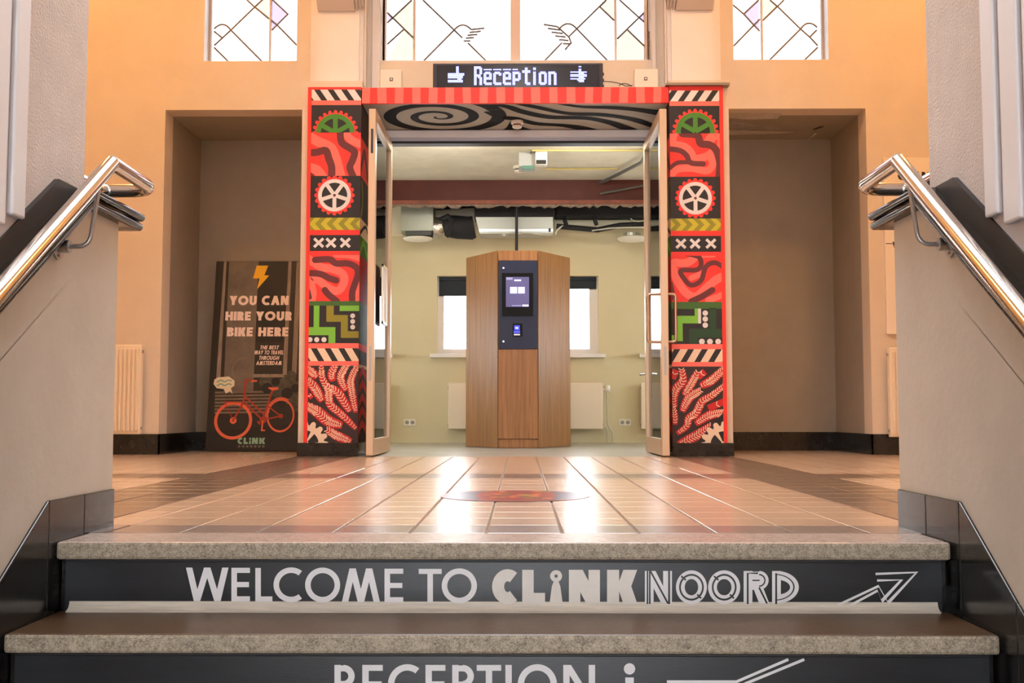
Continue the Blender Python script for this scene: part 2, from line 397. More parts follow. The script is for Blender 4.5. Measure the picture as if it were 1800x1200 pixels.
cols += [(XL - BW, XL - BW / 2, 1), (XL - BW / 2, XL, 1), (XR, XR + BW / 2, 1), (XR + BW / 2, XR + BW, 1)]
x = XL - BW
while x > -XS + .01: cols.append((max(x - PIT, -XS), x, 2)); x -= PIT
x = XR + BW
while x < XS - .01: cols.append((x, min(x + PIT, XS), 2)); x += PIT
tiles = []
r = 0; y = Y0
while y < 9.75:
    yn_ = min(y + PIT, 9.76)
    for a, b, kind in cols:
        y1 = min(yn_, YT) if kind == 0 else yn_
        if y1 - y < .01: continue
        m = TD if (kind == 1 or r in (12, 13)) else TL
        if r == 0 and kind == 0: m = TG
        cx, cy = (a + b) / 2, (y + y1) / 2
        px = 915 + (cx - CX) / cy * F
        vis = 190 < px < 1600
        tiles.append((0 if vis else 1, cy, abs(cx), a, b, y, y1, m))
    y = yn_; r += 1
tiles.sort(key=lambda t: t[:3])
TM = {}
rest = B(); RM = [TL, TD, TG]
for i, (_, cy, _, a, b, y, y1, m) in enumerate(tiles):
    g = .0042
    if i < 298:
        key = (round(b - a, 3), round(y1 - y, 3), m.name)
        if key not in TM:
            w, d = (b - a) / 2 - g, (y1 - y) / 2 - .0016; t = .0022
            me = bpy.data.meshes.new('tile')
            me.from_pydata([(-w, -d, -.01), (w, -d, -.01), (w, d, -.01), (-w, d, -.01), (-w, -d, -.0015), (w, -d, -.0015), (w, d, -.0015), (-w, d, -.0015),
                            (-w + t, -d + t, 0), (w - t, -d + t, 0), (w - t, d - t, 0), (-w + t, d - t, 0)], [],
                           [(0, 1, 5, 4), (1, 2, 6, 5), (2, 3, 7, 6), (3, 0, 4, 7), (4, 5, 9, 8), (5, 6, 10, 9), (6, 7, 11, 10), (7, 4, 8, 11), (8, 9, 10, 11)])
            me.materials.append(m); TM[key] = me
        o = bpy.data.objects.new('tile', TM[key]); COL.objects.link(o); o.parent = floor
        o.location = ((a + b) / 2, (y + y1) / 2, 0); o.rotation_euler = (random.gauss(0, .0004), random.gauss(0, .0004), 0)
    else:
        rest.box(a + g, b - g, y + .0016, y1 - .0016, -.01, 0, RM.index(m))
ro = rest.build('tile_field', RM, floor); ro['kind'] = 'stuff'
ff = struct('floor_far', B().box(-1.2135, 1.2135, YT, 9.83, -.12, -.001).box(-3.6, 3.6, 9.83, 12.6, -.12, -.001), mat('grey_resin_floor', (176, 178, 172), .22, var=.06, scale=2, bump=.02, bscale=5), base=False)

# ---------------- staircase
YN1, YN2, RISE = 2.791, 2.520, .178
GO = YN1 - YN2
stair = thing('staircase', (0, YN1, -.2), 'granite-edged stairs with black risers and white lettering climbing to the landing', 'staircase')
SX0, SX1 = -1.150, 1.139
YR = []
for i in range(10):
    yn = YN1 - GO * i; z = -RISE * i; back = (Y0 - .002 if i == 0 else yn + GO + .03)
    yr = yn + .022; YR.append(yr)
    b = B(); b.box(SX0, SX1, yn, back, z - .045, z)
    t = b.build('tread', [GRANLAND if i == 0 else GRANTOP, GRAN], stair, bevel=.008)
    for p in t.data.polygons:
        if abs(p.normal.z) < .5: p.material_index = 1
    rz0 = z - RISE
    rs = B().box(SX0 + .018, SX1 - .018, yr, yr + .02, rz0, z - .045).build('riser', RISERST, stair)
    B().box(SX0 + .018, SX1 - .018, yr - .006, yr, z - .053, z - .045).build('black_fillet', BLACK, stair, bevel=.002)  # thin black fillet strip under the nosing
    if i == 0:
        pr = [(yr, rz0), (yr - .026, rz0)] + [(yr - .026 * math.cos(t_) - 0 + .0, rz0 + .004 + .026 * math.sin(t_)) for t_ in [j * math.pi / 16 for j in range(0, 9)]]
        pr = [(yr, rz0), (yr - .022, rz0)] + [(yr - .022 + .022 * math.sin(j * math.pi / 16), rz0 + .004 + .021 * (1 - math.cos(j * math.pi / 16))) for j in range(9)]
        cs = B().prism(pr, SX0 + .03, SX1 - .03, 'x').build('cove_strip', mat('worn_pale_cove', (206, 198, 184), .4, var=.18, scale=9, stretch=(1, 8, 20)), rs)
pl = [(Y0 - .03, -2.0), (Y0 - .03, -.05)]
for i in range(10):
    pl += [(YR[i] + .021, -RISE * i - .05), (YR[i] + .021, -RISE * (i + 1) - .05)]
B().prism(pl + [(YR[9] + .021, -2.0)], SX0, SX1, 'x').build('stair_core', BLACKST, stair)
# lettering
def onR(i): return lambda px, py: onY(px, py, YR[i])
L1 = Flat(onR(0)); yb, yt = 1056, 997
for c, a, b in (('W', 327, 402), ('E', 407, 439.5), ('L', 449, 479), ('C', 481, 531), ('O', 536.5, 598), ('M', 601, 668), ('E', 676, 709), ('T', 736, 776.5), ('O', 776.5, 838.5)):
    k = (a - 327) / 520 * 3; letter(L1, c, a, b, yb + k, yt + k, 0, .165)
for c, a, b, w in (('C', 865, 909, .36), ('L', 918, 958, .34), ('N', 1000, 1054.5, .34), ('K', 1067, 1120, .36)):
    letter(L1, c, a, b, 1060, 1001, 1, w)
L1.part('letter')
L1.poly([(966, 1060), (989, 1060), (985, 1030), (982, 1022), (973, 1022), (970, 1030)], 1)
L1.ring(977.5, 1012, 3, 10.5, 1)
def inl(pts, w=2.6): L1.ribbon(pts, w * 1.3, 2, 2, smooth=False)
for c, a, b in (('N', 1133.5, 1181), ('O', 1188, 1242.5), ('O', 1244.5, 1301), ('R', 1307, 1352), ('D', 1357, 1404)):
    letter(L1, c, a, b, 1060, 1003, 0, .27, 1)
    if c == 'N':
        for d in (4.5, 8.5): inl([(1133.5 + d, 1061), (1133.5 + d, 1002)], 2.2)
        inl([(1176, 1061), (1176, 1002)], 2.6); inl([(1143, 1003), (1174, 1060)], 2.4)
    elif c == 'O':
        cx = (a + b) / 2; L1.ring(cx, 1031.5, 18.6, 21.8, 2, 2, ys=1.08)
        L1.ribbon([(cx - 18, 1012), (cx - 10, 1019)], 3, 2, 3, smooth=False); L1.ribbon([(cx + 10, 1044), (cx + 17, 1051)], 3, 2, 3, smooth=False)
    elif c == 'R':
        inl([(1314, 1061), (1314, 1007), (1332, 1007)], 2.4); L1.ring(1334, 1019.5, 9, 11.4, 2, 2, -90, 90); inl([(1334, 1032), (1348, 1060)], 2.4)
    else:
        inl([(1364, 1061), (1364, 1007)], 2.4); L1.ring(1361, 1031.5, 33, 35.5, 2, 2, -88, 88, ys=.66)
def z7(pts): return [(850 + .4444 * a, 970 + .4444 * b) for a, b in pts]
for pl in ([(1335, 240), (1562, 134), (1600, 200), (1712, 80), (1550, 86)], [(1395, 240), (1558, 152), (1574, 194), (1652, 110), (1556, 112)]):
    L1.part('arrow_line'); L1.ribbon(z7(pl), 4.2, 0, 1, smooth=False)
L1.build('lettering', [LETTER, LETTERC, RISERST], stair, (0, -1, 0), .0006)
L2 = Flat(onR(1))
for c, a, b in (('R', 588, 625), ('E', 637, 673), ('C', 682, 737), ('E', 748, 783), ('P', 795, 833), ('T', 838, 881), ('I', 886, 902), ('O', 910, 979), ('N', 990, 1046)):
    letter(L2, c, a, b, 1236, 1168, 0, .165)
L2.part('letter'); L2.circle(1106.5, 1175, 10, 0); L2.rect(1099, 1114, 1190, 1236, 0, 1)
for pl in ([(725, 512), (1000, 512), (1205, 424)], [(760, 545), (1010, 530), (1268, 424)]): (L2.part('arrow_line'), L2.ribbon(z7(pl), 5, 0, 1, smooth=False))
L2.build('lettering', [LETTER], stair, (0, -1, 0), .0006)

# ---------------- stair side walls with skirting, coping and fluted strips
ZC, SL = .895, .665                        # wall top under the coping (level part), slope
YK = 2.93
for sd, nm in ((-1, 'left'), (1, 'right')):
    xi, xu = sd * 1.163, sd * 1.200; xo = sd * 1.46
    if sd > 0: xi -= .008
    b = B()
    b.prism([(3.2, -2.1), (3.2, ZC), (YK, ZC), (-1.6, ZC - SL * (YK + 1.6)), (-1.6, -2.1)], xi, xu, 'x', 0)
    b.box(xo, xu, 3.03, 3.2, -2.1, ZC, 0)
    b.box(xo, xu, -4.2, 3.03, -2.1, HC, 1)
    b.box(xi, xu, -4.2, -1.6, -2.1, 0, 0)
    w = struct('wall_stair_' + nm, b, [PIERLOW, STIPPLE], base=False); OFF[w.name] = Vector((0, 0, 0))
    # lower black skirting, in slabs
    xs_ = xi - sd * .009
    zt = .108
    edges = [3.2, 2.98, 2.757, 2.45, 2.05, 1.6, 1.1, .5, -.2, -1.0]
    for a_, c_ in zip(edges[:-1], edges[1:]):
        zf = lambda y: zt if y >= 2.757 else zt - (2.757 - y) * .655
        zb = lambda y: -.03 if y > 2.99 else (-.62 if y >= 2.757 else -.62 - (2.757 - y) * .655)
        b = B().prism([(a_ - .0012, zb(c_) if a_ < 3 else zb(a_)), (a_ - .0012, zf(a_)), (c_, zf(c_)), (c_, min(zb(c_), zb(a_)))], xi, xs_, 'x')
        b.build('skirting_slab', BLACKST, w, bevel=.003)
    # coping: two rounded beads + upper black skirt
    for k, (zz, ov) in enumerate(((ZC, .030), (ZC + .029, .036))):
        xb = xi - sd * ov; h = .026; prof = []
        for j in range(9):
            t = math.pi * j / 8 - math.pi / 2; prof.append((math.cos(t) * .012, (math.sin(t) + 1) / 2 * h))
        path = [(3.325, 0), (YK + .02, 0), (-1.6, -SL * (YK + 1.62))]
        b = B(); vs = []; n = len(prof) + 2
        for (yy, dz) in path:
            for (dx, dzz) in prof: vs.append((xb - sd * (dx - .012), yy, zz + dz + dzz))
            vs.append((xo, yy, zz + dz + h)); vs.append((xo, yy, zz + dz))
        fs = [(i * n + j, i * n + (j + 1) % n, (i + 1) * n + (j + 1) % n, (i + 1) * n + j) for i in range(2) for j in range(n)] + [tuple(range(n)), tuple(range(2 * n, 3 * n))]
        b.add(vs, fs); b.build('coping', BLACKST, w, smooth=True)
    b = B().prism([(3.1, ZC), (3.1, .952), (2.835, .952), (-1.6, .952 - .68 * (2.835 + 1.6)), (-1.6, ZC - SL * (YK + 1.6)), (YK, ZC)], xu, xu - sd * .014, 'x')
    b.build('upper_skirting', mat('dark_slate', (34, 33, 34), .45, var=.2, scale=10), w)
    # fluted white pilaster strips on the wall
    for (ya, yb_, th, zb_) in ((2.63, 2.56, .022, .805), (2.53, 2.44, .022, .772), (2.41, 2.30, .022, .72)):
        B().box(xu, xu - sd * th, ya, yb_, zb_, HC).build('pilaster_strip', WHITEP, w, bevel=.006)
    B().box(xu, xu - sd * .008, 2.64, 2.2, .62, HC).build('pilaster_backing', mat('warm_grey_paint', (188, 184, 186), .5), w)
    # handrail
    xr = xi - sd * .088
    ym = 2.905 if sd < 0 else 2.90
    zr = 1.010
    hr = thing('handrail', (xr, ym, zr - .3), 'polished steel handrail on the %s stair wall, hooked around at its upper end' % nm, 'handrail', 'steel stair handrails')
    R = .0212
    p = [(xr, ym - 4.2, zr - .69 * 4.2), (xr, ym - 2, zr - .69 * 2), (xr, ym, zr)]
    s1 = B().tube(p, R, 20); s1.build('sloping_rail', STEEL, hr, smooth=True)
    q = [(xr, ym - .003, zr + .002), (xr, ym + .12, zr), (xr, ym + .27, zr)]
    cxr = xr + sd * .075
    q += [(cxr - sd * .075 * math.cos(t), ym + .27 + .075 * math.sin(t), zr - .004) for t in [j * math.pi / 16 for j in range(1, 9)]]
    q += [(cxr + sd * .05, ym + .345, zr - .004)]
    q += [(cxr + sd * .05 + sd * .04 * math.sin(t), ym + .305 + .04 * math.cos(t), zr - .004) for t in [j * math.pi / 8 for j in range(1, 5)]]
    q += [(cxr + sd * .09, ym + .05, zr - .004)]
    B().tube(q, R * .96, 20).build('level_rail', STEEL, hr, smooth=True)
    for ybk in (2.82, 1.6):
        zz = zr - .69 * (ym - ybk)
        yk = ybk - .03
        pts = [(xr, ybk + .01, zz - .0), (xr, yk - .01, zz - .16)]
        pts += [(xr + sd * .03 * (1 - math.cos(t)), yk - .012, zz - .16 - .03 * math.sin(t)) for t in [j * math.pi / 12 for j in range(1, 7)]]
        pts += [(xi - sd * .03, yk - .012, zz - .19)]
        br = B().tube(pts, .0062, 10).build('bracket', STEELR, hr, smooth=True)
        B().tube([(xi - sd * .034, yk - .012, zz - .19), (xi - sd * .006, yk - .012, zz - .19)], .017, 14).build('socket', STEELR, br, smooth=True)
        B().tube([(xi - sd * .006, yk - .012, zz - .19), (xi - sd * .001, yk - .012, zz - .19)], .034, 20).build('wall_plate', STEELR, br, smooth=True)
        for dy, dz in ((.022, .01), (-.022, .01), (0, -.024)):
            B().tube([(xi - sd * .009, yk - .012 + dy, zz - .19 + dz), (xi - sd * .006, yk - .012 + dy, zz - .19 + dz)], .005, 8).build('screw', STEEL, br)
# ---------------- hall shell outside the view
struct('wall_left', B().box(-XS - .2, -XS, 2.9, 8.95, -.1, HC), PLASTER, base=False)
struct('wall_right', B().box(XS, XS + .2, 2.9, 8.95, -.1, HC), PLASTER, base=False)
struct('wall_near_left', B().box(-XS, -1.46, 2.9, 3.03, -.1, HC), PLASTER, base=False)
struct('wall_near_right', B().box(1.46, XS, 2.9, 3.03, -.1, HC), PLASTER, base=False)
SKY = (-1.15, 1.15, 3.4, 7.2)                     # skylight over the landing
cb_ = B(); cb_.box(-XS - .2, SKY[0], -4.3, 8.95, HC, HC + .15); cb_.box(SKY[1], XS + .2, -4.3, 8.95, HC, HC + .15)
cb_.box(SKY[0], SKY[1], -4.3, SKY[2], HC, HC + .15); cb_.box(SKY[0], SKY[1], SKY[3], 8.95, HC, HC + .15)
struct('ceiling', cb_, CEIL, base=False)
bk = B(); bk.box(-1.46, -1.0, -4.3, -4.15, -2.1, HC); bk.box(1.0, 1.46, -4.3, -4.15, -2.1, HC); bk.box(-1, 1, -4.3, -4.15, .6, 1.4); bk.box(-1, 1, -4.3, -4.15, 4.4, HC)
struct('wall_entrance', bk, PLASTER, base=False)
struct('window_10', B().box(SKY[0], SKY[1], SKY[2], SKY[3], HC + .06, HC + .068), glassmat('skylight_glass', (1, 1, 1), .1, tr=.9), base=False)
ENTG = glassmat('obscured_glass', (1, 1, 1), .1, tr=.75)
for k, (z0, z1) in enumerate(((-1.78, .6), (1.4, 4.4))):
    struct('window_%d' % (8 + k), B().box(-1, 1, -4.24, -4.232, z0, z1), ENTG, base=False)
struct('floor_entrance', B().box(-1.46, 1.46, -4.3, YN1 - GO * 9 + .06, -2.1, -RISE * 10), TL, base=False)

# ---------------- front wall with niches and upper windows
NZ = onY(400, 193, YW_).z
NLX, NLR = onY(286.5, 400, YW_).x, -1.705
NRX = onY(1526, 400, YW_).x; NRR = 1.705
WZ = onY(440, 108, YW_).z; WT = 5.1
wl = (onY(358, 60, YW_).x, onY(523, 60, YW_).x); wr = (onY(1288, 60, YW_).x, onY(1457, 60, YW_).x)
wc = (onY(668, 60, YW_).x, onY(1146, 60, YW_).x)
TW = .2
b = B()
TOP = WZ
b.box(-XS, NLX, YW_, YW_ + TW, 0, TOP); b.box(NRX, XS, YW_, YW_ + TW, 0, TOP)
b.box(NLX, NLR, YW_, YW_ + TW, NZ, TOP); b.box(NRR, NRX, YW_, YW_ + TW, NZ, TOP)
b.box(NLR, NRR, YW_, YW_ + TW, 2.95, TOP)
edges = [-XS, wl[0], wl[1], wc[0], wc[1], wr[0], wr[1], XS]
for i in range(0, 8, 2): b.box(edges[i], edges[i + 1], YW_, YW_ + TW, TOP, HC)
for a_, c_ in (wl, wc, wr): b.box(a_, c_, YW_, YW_ + TW, WT, HC)
for sx, xa, xb in ((-1, NLX, NLR), (1, NRX, NRR)):
    xo = xa + sx * .12
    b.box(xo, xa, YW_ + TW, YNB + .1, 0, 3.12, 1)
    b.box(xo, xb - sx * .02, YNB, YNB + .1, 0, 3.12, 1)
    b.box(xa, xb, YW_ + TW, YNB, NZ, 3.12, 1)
    # jamb block between niche and door passage
    b.box(xb, sx * 1.2265, 8.50, YNB + .15, 0, 2.99, 0)
    b.box(sx * 1.2265, sx * 1.203, 9.002, YNB + .15, 0, 2.85, 0)
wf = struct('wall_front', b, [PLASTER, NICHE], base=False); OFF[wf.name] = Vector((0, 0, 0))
for px_, py_ in ((1390, 215), (1330, 222)):
    pass
# peeling plaster flakes in the right niche ceiling
fl = Flat(lambda px, py: onZ(px, py, NZ - .0015))
def zf3(p): return [(1270 + .15 * a, 180 + .15 * c) for a, c in p]
fl.poly(zf3([(60, 190), (200, 215), (400, 265), (520, 262), (720, 310), (560, 330), (340, 325), (60, 315)]), 0)
fl.poly(zf3([(60, 318), (340, 330), (560, 335), (860, 345), (700, 360), (200, 375), (60, 380)]), 1)
fl.poly(zf3([(60, 120), (420, 120), (700, 125), (640, 190), (300, 200), (60, 180)]), 1, 0)
fl.poly(zf3([(1040, 315), (1130, 280), (1195, 268), (1170, 290), (1090, 315)]), 2, 2)
fo = fl.build('peeling_plaster', [mat('bare_plaster', (170, 160, 150), .9, var=.25, scale=20), mat('peeled_paint', (205, 195, 180), .8, var=.15, scale=15), BLACK], wf, (0, 0, -1), .001)
# flap
B().prism([(onZ(1420, 240, NZ).x, onZ(1420, 240, NZ).y), (onZ(1432, 229, NZ).x, onZ(1432, 229, NZ).y), (onZ(1436, 229, NZ).x, onZ(1436, 229, NZ).y)], NZ - .03, NZ - .026, 'z').build('plaster_flake', MATS['peeled_paint'], wf)
# niche / wall skirting boards, black stone
for sx, xa, xb in ((-1, NLX, NLR), (1, NRX, NRR)):
    b = B(); h = .165
    b.box(sx * XS, xa + sx * -.012, YW_ - .012, YW_, 0, h)
    b.box(xa - sx * .012, xa, YW_ - .012, YNB, 0, h)
    b.box(xa, xb, YNB - .012, YNB, 0, h)
    bb = struct('baseboard_' + ('left' if sx < 0 else 'right'), b, BLACKST, base=False)

# ---------------- cornice blocks, pilasters over the painted pillars, trims
n = 0
for sx in (-1, 1):
    t0, t1 = sx * 1.235, sx * 1.625
    n += 1
    b = B(); b.box(t0, t1, 8.60, YW_, 2.93, HC); b.box(t0 + sx * .03, t1 - sx * .035, 8.575, 8.6, 2.93, HC)
    b.box(t1, t1 + sx * .05, 8.66, YW_, 2.93, HC); b.box(t0 - sx * .012, t0, 8.66, YW_, 2.93, HC)
    tr = struct('trim_%d' % n, b, CREAM, base=False); OFF[tr.name] = Vector((0, 0, 0))
    zc = onY(590, 20, 8.56).z; CBM = mat('corbel_paint', (206, 190, 176), .6)
    for k, (xa_, xb_) in enumerate(((1.30, 1.60), (1.275, 1.293), (1.25, 1.268), (1.225, 1.243))):
        dz_ = .012 * k
        B().prism([(8.58, zc + dz_), (8.55, zc + dz_), (8.28, zc + dz_ + .30), (8.28, HC), (8.58, HC)], sx * xa_, sx * xb_, 'x').build('corbel', CBM, tr, bevel=.003)
    B().prism([(8.58, zc + .02), (8.30, zc + .34), (8.30, HC), (8.58, HC)], sx * 1.225, sx * 1.60, 'x').build('corbel', CBM, tr)
# vertical mouldings either side of the centre window
for sx, pxs in ((-1, ((641, 645), (655, 668))), (1, ((1171, 1174), (1146, 1152)))):
    n += 1; b = B()
    for a_, c_ in pxs: b.box(onY(a_, 60, 8.72).x, onY(c_, 60, 8.72).x, 8.715, YW_, 2.95, HC)
    struct('trim_%d' % n, b, CREAM, base=False)

# ---------------- upper leaded windows
LEAD = mat('lead_came', (120, 108, 100), .5, .3); WFR = mat('window_frame_paint', (222, 200, 182), .5)
RUST = mat('flaking_frame', (150, 110, 84), .7, var=.5, scale=40)
LEADG = glassmat('seedy_leaded_glass', (1, 1, 1), .1, tr=.5)
TINTS = {'amber': glassmat('amber_glass', (.40, .34, .24), .05), 'violet': glassmat('violet_glass', (.29, .24, .38), .05), 'clear': CLEAR}
YG = 8.90
def lead_window(name, x0, x1, mull, lines, tinted):
    w = thing(name, ((x0 + x1) / 2, YG, WZ), kind='structure')
    fwd = .022
    for (a_, c_) in ((x0 + .0005, x0 + .007), (x1 - .007, x1 - .0005)): B().box(a_, c_, YW_ + .002, YG - .02, WZ, WT).build('lit_reveal_white', WHITEP, w)  # added white linings: window light on the reveals put into colour
    B().box(x0, x1, YW_ + .002, YG - .02, WZ + .0005, WZ + .006).build('lit_sill_white', WHITEP, w)  # same added white along the bottom, for the window's light
    for (a_, c_) in ((x0, x0 + fwd), (x1 - fwd, x1)): B().box(a_, c_, YG - .02, YG + .03, WZ, WT).build('frame_stile', WFR, w)
    for (a_, c_) in ((WZ, WZ + .012), (WT - fwd, WT)): B().box(x0 + fwd, x1 - fwd, YG - .02, YG + .03, a_, c_).build('frame_rail', WFR, w)
    xsx = [x0 + fwd]
    for px, wd in mull:
        xm = onY(px, 60, YG).x; hw = wd / 2 * YG / F
        B().box(xm - hw, xm + hw, YG - (.02 if wd < 10 else .05), YG + .03, WZ, WT).build('mullion', WFR, w, bevel=.004); xsx += [xm - hw, xm + hw]
    xsx.append(x1 - fwd)
    for i in range(0, len(xsx), 2):
        B().box(xsx[i], xsx[i + 1], YG + .004, YG + .008, WZ + .01, WT).build('pane', LEADG, w)
    for ln in lines:
        wpx = 3.4
        P = [onY(a_, c_, YG - .004) for a_, c_ in ln]
        B().tube(P, wpx / 2 * YG / F, 6).build('lead_line', LEAD, w)
    for col, pl in tinted:
        f = Flat(lambda a_, c_: onY(a_, c_, YG)); f.poly(pl, 0, 0); f.build('coloured_pane', TINTS[col], w, (0, -1, 0))
    return w
def zw3(*p): return [(340 + a_ * .17778, c_ * .17778) for a_, c_ in p]
def arc(p, q, bul, n=8):
    p, q = Vector(p), Vector(q); d = q - p; nn = Vector((d.y, -d.x)); 
    return [tuple(p + d * t + nn * bul * 4 * t * (1 - t)) for t in [i / n for i in range(n + 1)]]
lw = lead_window('window_1', wl[0] + .0, wl[1], ((475, 3.2),), [
    zw3((520, -10), (605, 70), (935, 430), (1025, 450)) if 0 else zw3((520, -10), (605, 70), (830, 250), (1025, 450)), zw3((690, -10), (605, 70), (370, 298), (205, 450)), zw3((370, 298), (690, 620)),
    zw3((205, 470), (352, 615)), zw3((205, 310), (285, 375)), zw3((780, -5), (935, 140), (775, 300)), arc(*zw3((205, 285), (370, 298)), .3), zw3((1030, 65), (1045, 50))],
    [('amber', zw3((605, 70), (690, -10), (745, -10), (745, 210))), ('violet', zw3((775, 0), (935, 140), (775, 300)))])
def zw5(*p): return [(1140 + a_ * .18889, c_ * .18889) for a_, c_ in p]
lead_window('window_3', wr[0], wr[1], ((1339, 3.2),), [
    zw5((785, 45), (885, 130), (980, 235), (1035, 290)), zw5((1025, 0), (885, 130)), zw5((1035, 180), (980, 235), (790, 430)), zw5((1130, 0), (1200, 60), (1415, 270), (1500, 345), (1575, 425)),
    zw5((1260, 0), (1200, 60), (1065, 190)), zw5((1415, 270), (1115, 570)), zw5((1575, 440), (1435, 575)), zw5((1500, 345), (1565, 280)), arc(*zw5((1415, 270), (1570, 255)), .3)],
    [('amber', zw5((1065, 190), (1200, 60), (1130, -5), (1060, -5))), ('violet', zw5((885, 130), (1025, 0), (1030, 280), (980, 235)))])
def zw4(*p): return [(660 + a_ * .27778, c_ * .27778) for a_, c_ in p]
lead_window('window_2', wc[0], wc[1], ((675, 9), (728.5, 4), (906, 18), (1082, 4), (1136, 8)), [
    zw4((75, 145), (230, 0)), zw4((75, 80), (240, 240)), zw4((75, 280), (180, 185)), zw4((300, 0), (550, 240)), zw4((585, 272), (705, 390)), zw4((498, 190), (300, 390)),
    arc(*zw4((498, 190), (606, 187)), .28), *[zw4((606 - 12 * i, 187 + 18 * i), (690 - 22 * i, 178 + 20 * i)) for i in range(5)],
    zw4((1460, 0), (1220, 235)), zw4((1180, 270), (1065, 390)), zw4((1272, 180), (1475, 390)), arc(*zw4((1165, 180), (1272, 180)), .28),
    *[zw4((1065 + 24 * i, 155 + 24 * i), (1150 + 18 * i, 168 + 22 * i)) for i in range(6)], zw4((1150, 168), (1225, 235), (1238, 270), (1200, 315)),
    zw4((1545, 0), (1700, 140)), zw4((1700, 80), (1530, 245)), zw4((1595, 188), (1700, 290)), zw4((1418, 42), (1510, 130))],
    [('violet', zw4((75, 80), (110, 112), (75, 145))), ('amber', zw4((110, 112), (240, 0), (240, 240))), ('amber', zw4((75, 390), (180, 185), (240, 240), (240, 390))),
     ('violet', zw4((1665, 112), (1700, 80), (1700, 140))), ('amber', zw4((1530, 390), (1530, 245), (1595, 188), (1700, 290), (1700, 390))), ('amber', zw4((1418, 42), (1460, 0), (1510, 0), (1510, 130)))])
B().box(onY(1138.5, 60, YG).x, onY(1142.5, 60, YG).x, YG - .055, YG - .05, WZ + .02, WZ + .28).build('flaking_patch', RUST, bpy.data.objects['window_2'])

# ---------------- far room
RX = 3.6; RC = 2.85; YBM = 11.55
fz0, fz1 = onY(780, 622, YB).z, onY(780, 485, YB).z
def farx(px): return onY(px, 560, YB).x
fw = [(farx(560), farx(681)), (farx(768), farx(896)), (farx(921), farx(1052)), (farx(1133), farx(1250))]
b = B(); ed = [-RX] + [v for p in fw for v in p] + [RX]
for i in range(0, len(ed), 2): b.box(ed[i], ed[i + 1], YB, YB + .2, 0, 3.1)
for a_, c_ in fw: b.box(a_, c_, YB, YB + .2, 0, fz0); b.box(a_, c_, YB, YB + .2, fz1, 3.1)
struct('wall_far', b, GREEN, base=False)
for sx, nm in ((-1, 'far_left'), (1, 'far_right')):
    b = B(); X0, X1 = sx * RX, sx * (RX + .2)
    b.box(X0, X1, 9.9, 10.3, 0, 3.1); b.box(X0, X1, 11.9, YB + .2, 0, 3.1); b.box(X0, X1, 10.3, 11.9, 0, .9); b.box(X0, X1, 10.3, 11.9, 1.45, 3.1)  # unseen side openings added to let daylight onto the far wall
    struct('wall_' + nm, b, GREEN, base=False)
    b = B(); b.box(sx * 1.21, sx * RX, YNB + .1, YNB + .2, 0, 3.1); struct('wall_far_near_' + ('left' if sx < 0 else 'right'), b, GREEN, base=False)
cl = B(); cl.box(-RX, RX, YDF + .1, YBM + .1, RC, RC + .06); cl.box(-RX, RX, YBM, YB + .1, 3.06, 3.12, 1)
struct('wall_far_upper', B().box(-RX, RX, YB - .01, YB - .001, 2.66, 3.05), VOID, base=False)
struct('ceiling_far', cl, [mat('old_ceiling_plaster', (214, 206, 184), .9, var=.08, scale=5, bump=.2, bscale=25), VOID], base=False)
struct('ceiling_roof', B().box(-4.4, 4.4, YW_ + TW, YB + .3, 3.13, 3.2), mat('roof_felt', (120, 120, 120), .9), base=False)
# low windows with sill and dark blind
WFW = mat('white_window_frame', (236, 232, 228), .4); BLIND = mat('dark_blind', (34, 42, 50), .8)
for i, (a_, c_) in enumerate(fw):
    w = thing('window_%d' % (i + 4), ((a_ + c_) / 2, YB + .1, fz0), kind='structure')
    t = .05
    wa, wb = (.075, .03) if i == 1 else ((.03, .10) if i == 2 else (.05, .05))
    B().box(a_, a_ + wa, YB + .06, YB + .12, fz0, fz1).build('frame_stile', WFW, w)
    B().box(c_ - wb, c_, YB + .06, YB + .12, fz0, fz1).build('frame_stile', WFW, w)
    B().box(a_ + wa, c_ - wb, YB + .06, YB + .12, fz0, fz0 + .06).build('frame_rail', WFW, w); B().box(a_ + wa, c_ - wb, YB + .06, YB + .12, fz1 - t, fz1).build('frame_rail', WFW, w)
    B().box(a_ + wa, c_ - wb, YB + .09, YB + .094, fz0 + .06, fz1 - t).build('pane', CLEAR, w)
    zb_ = onY(800, 519 if i < 2 else 507, YB + .03).z
    B().box(a_ + .02, c_ - .02, YB + .035, YB + .04, zb_, fz1 - .02).build('blind', BLIND, w)
    B().tube([(a_ + .02, YB + .035, fz1 - .03), (c_ - .02, YB + .035, fz1 - .03)], .022, 12).build('blind_roller', BLIND, w, smooth=True)
    B().tube([(a_ + .02, YB + .037, zb_), (c_ - .02, YB + .037, zb_)], .008, 8).build('blind_bar', BLIND, w, smooth=True)
for k, (a_, c_) in enumerate(((fw[0][0], fw[0][1]), (fw[1][0], fw[2][1]), (fw[3][0], fw[3][1]))):
    struct('trim_%d' % (n + 1 + k), B().box(a_ - .07, c_ + .07, YB - .10, YB + .06, fz0 - .045, fz0), WFW, bevel=.006)

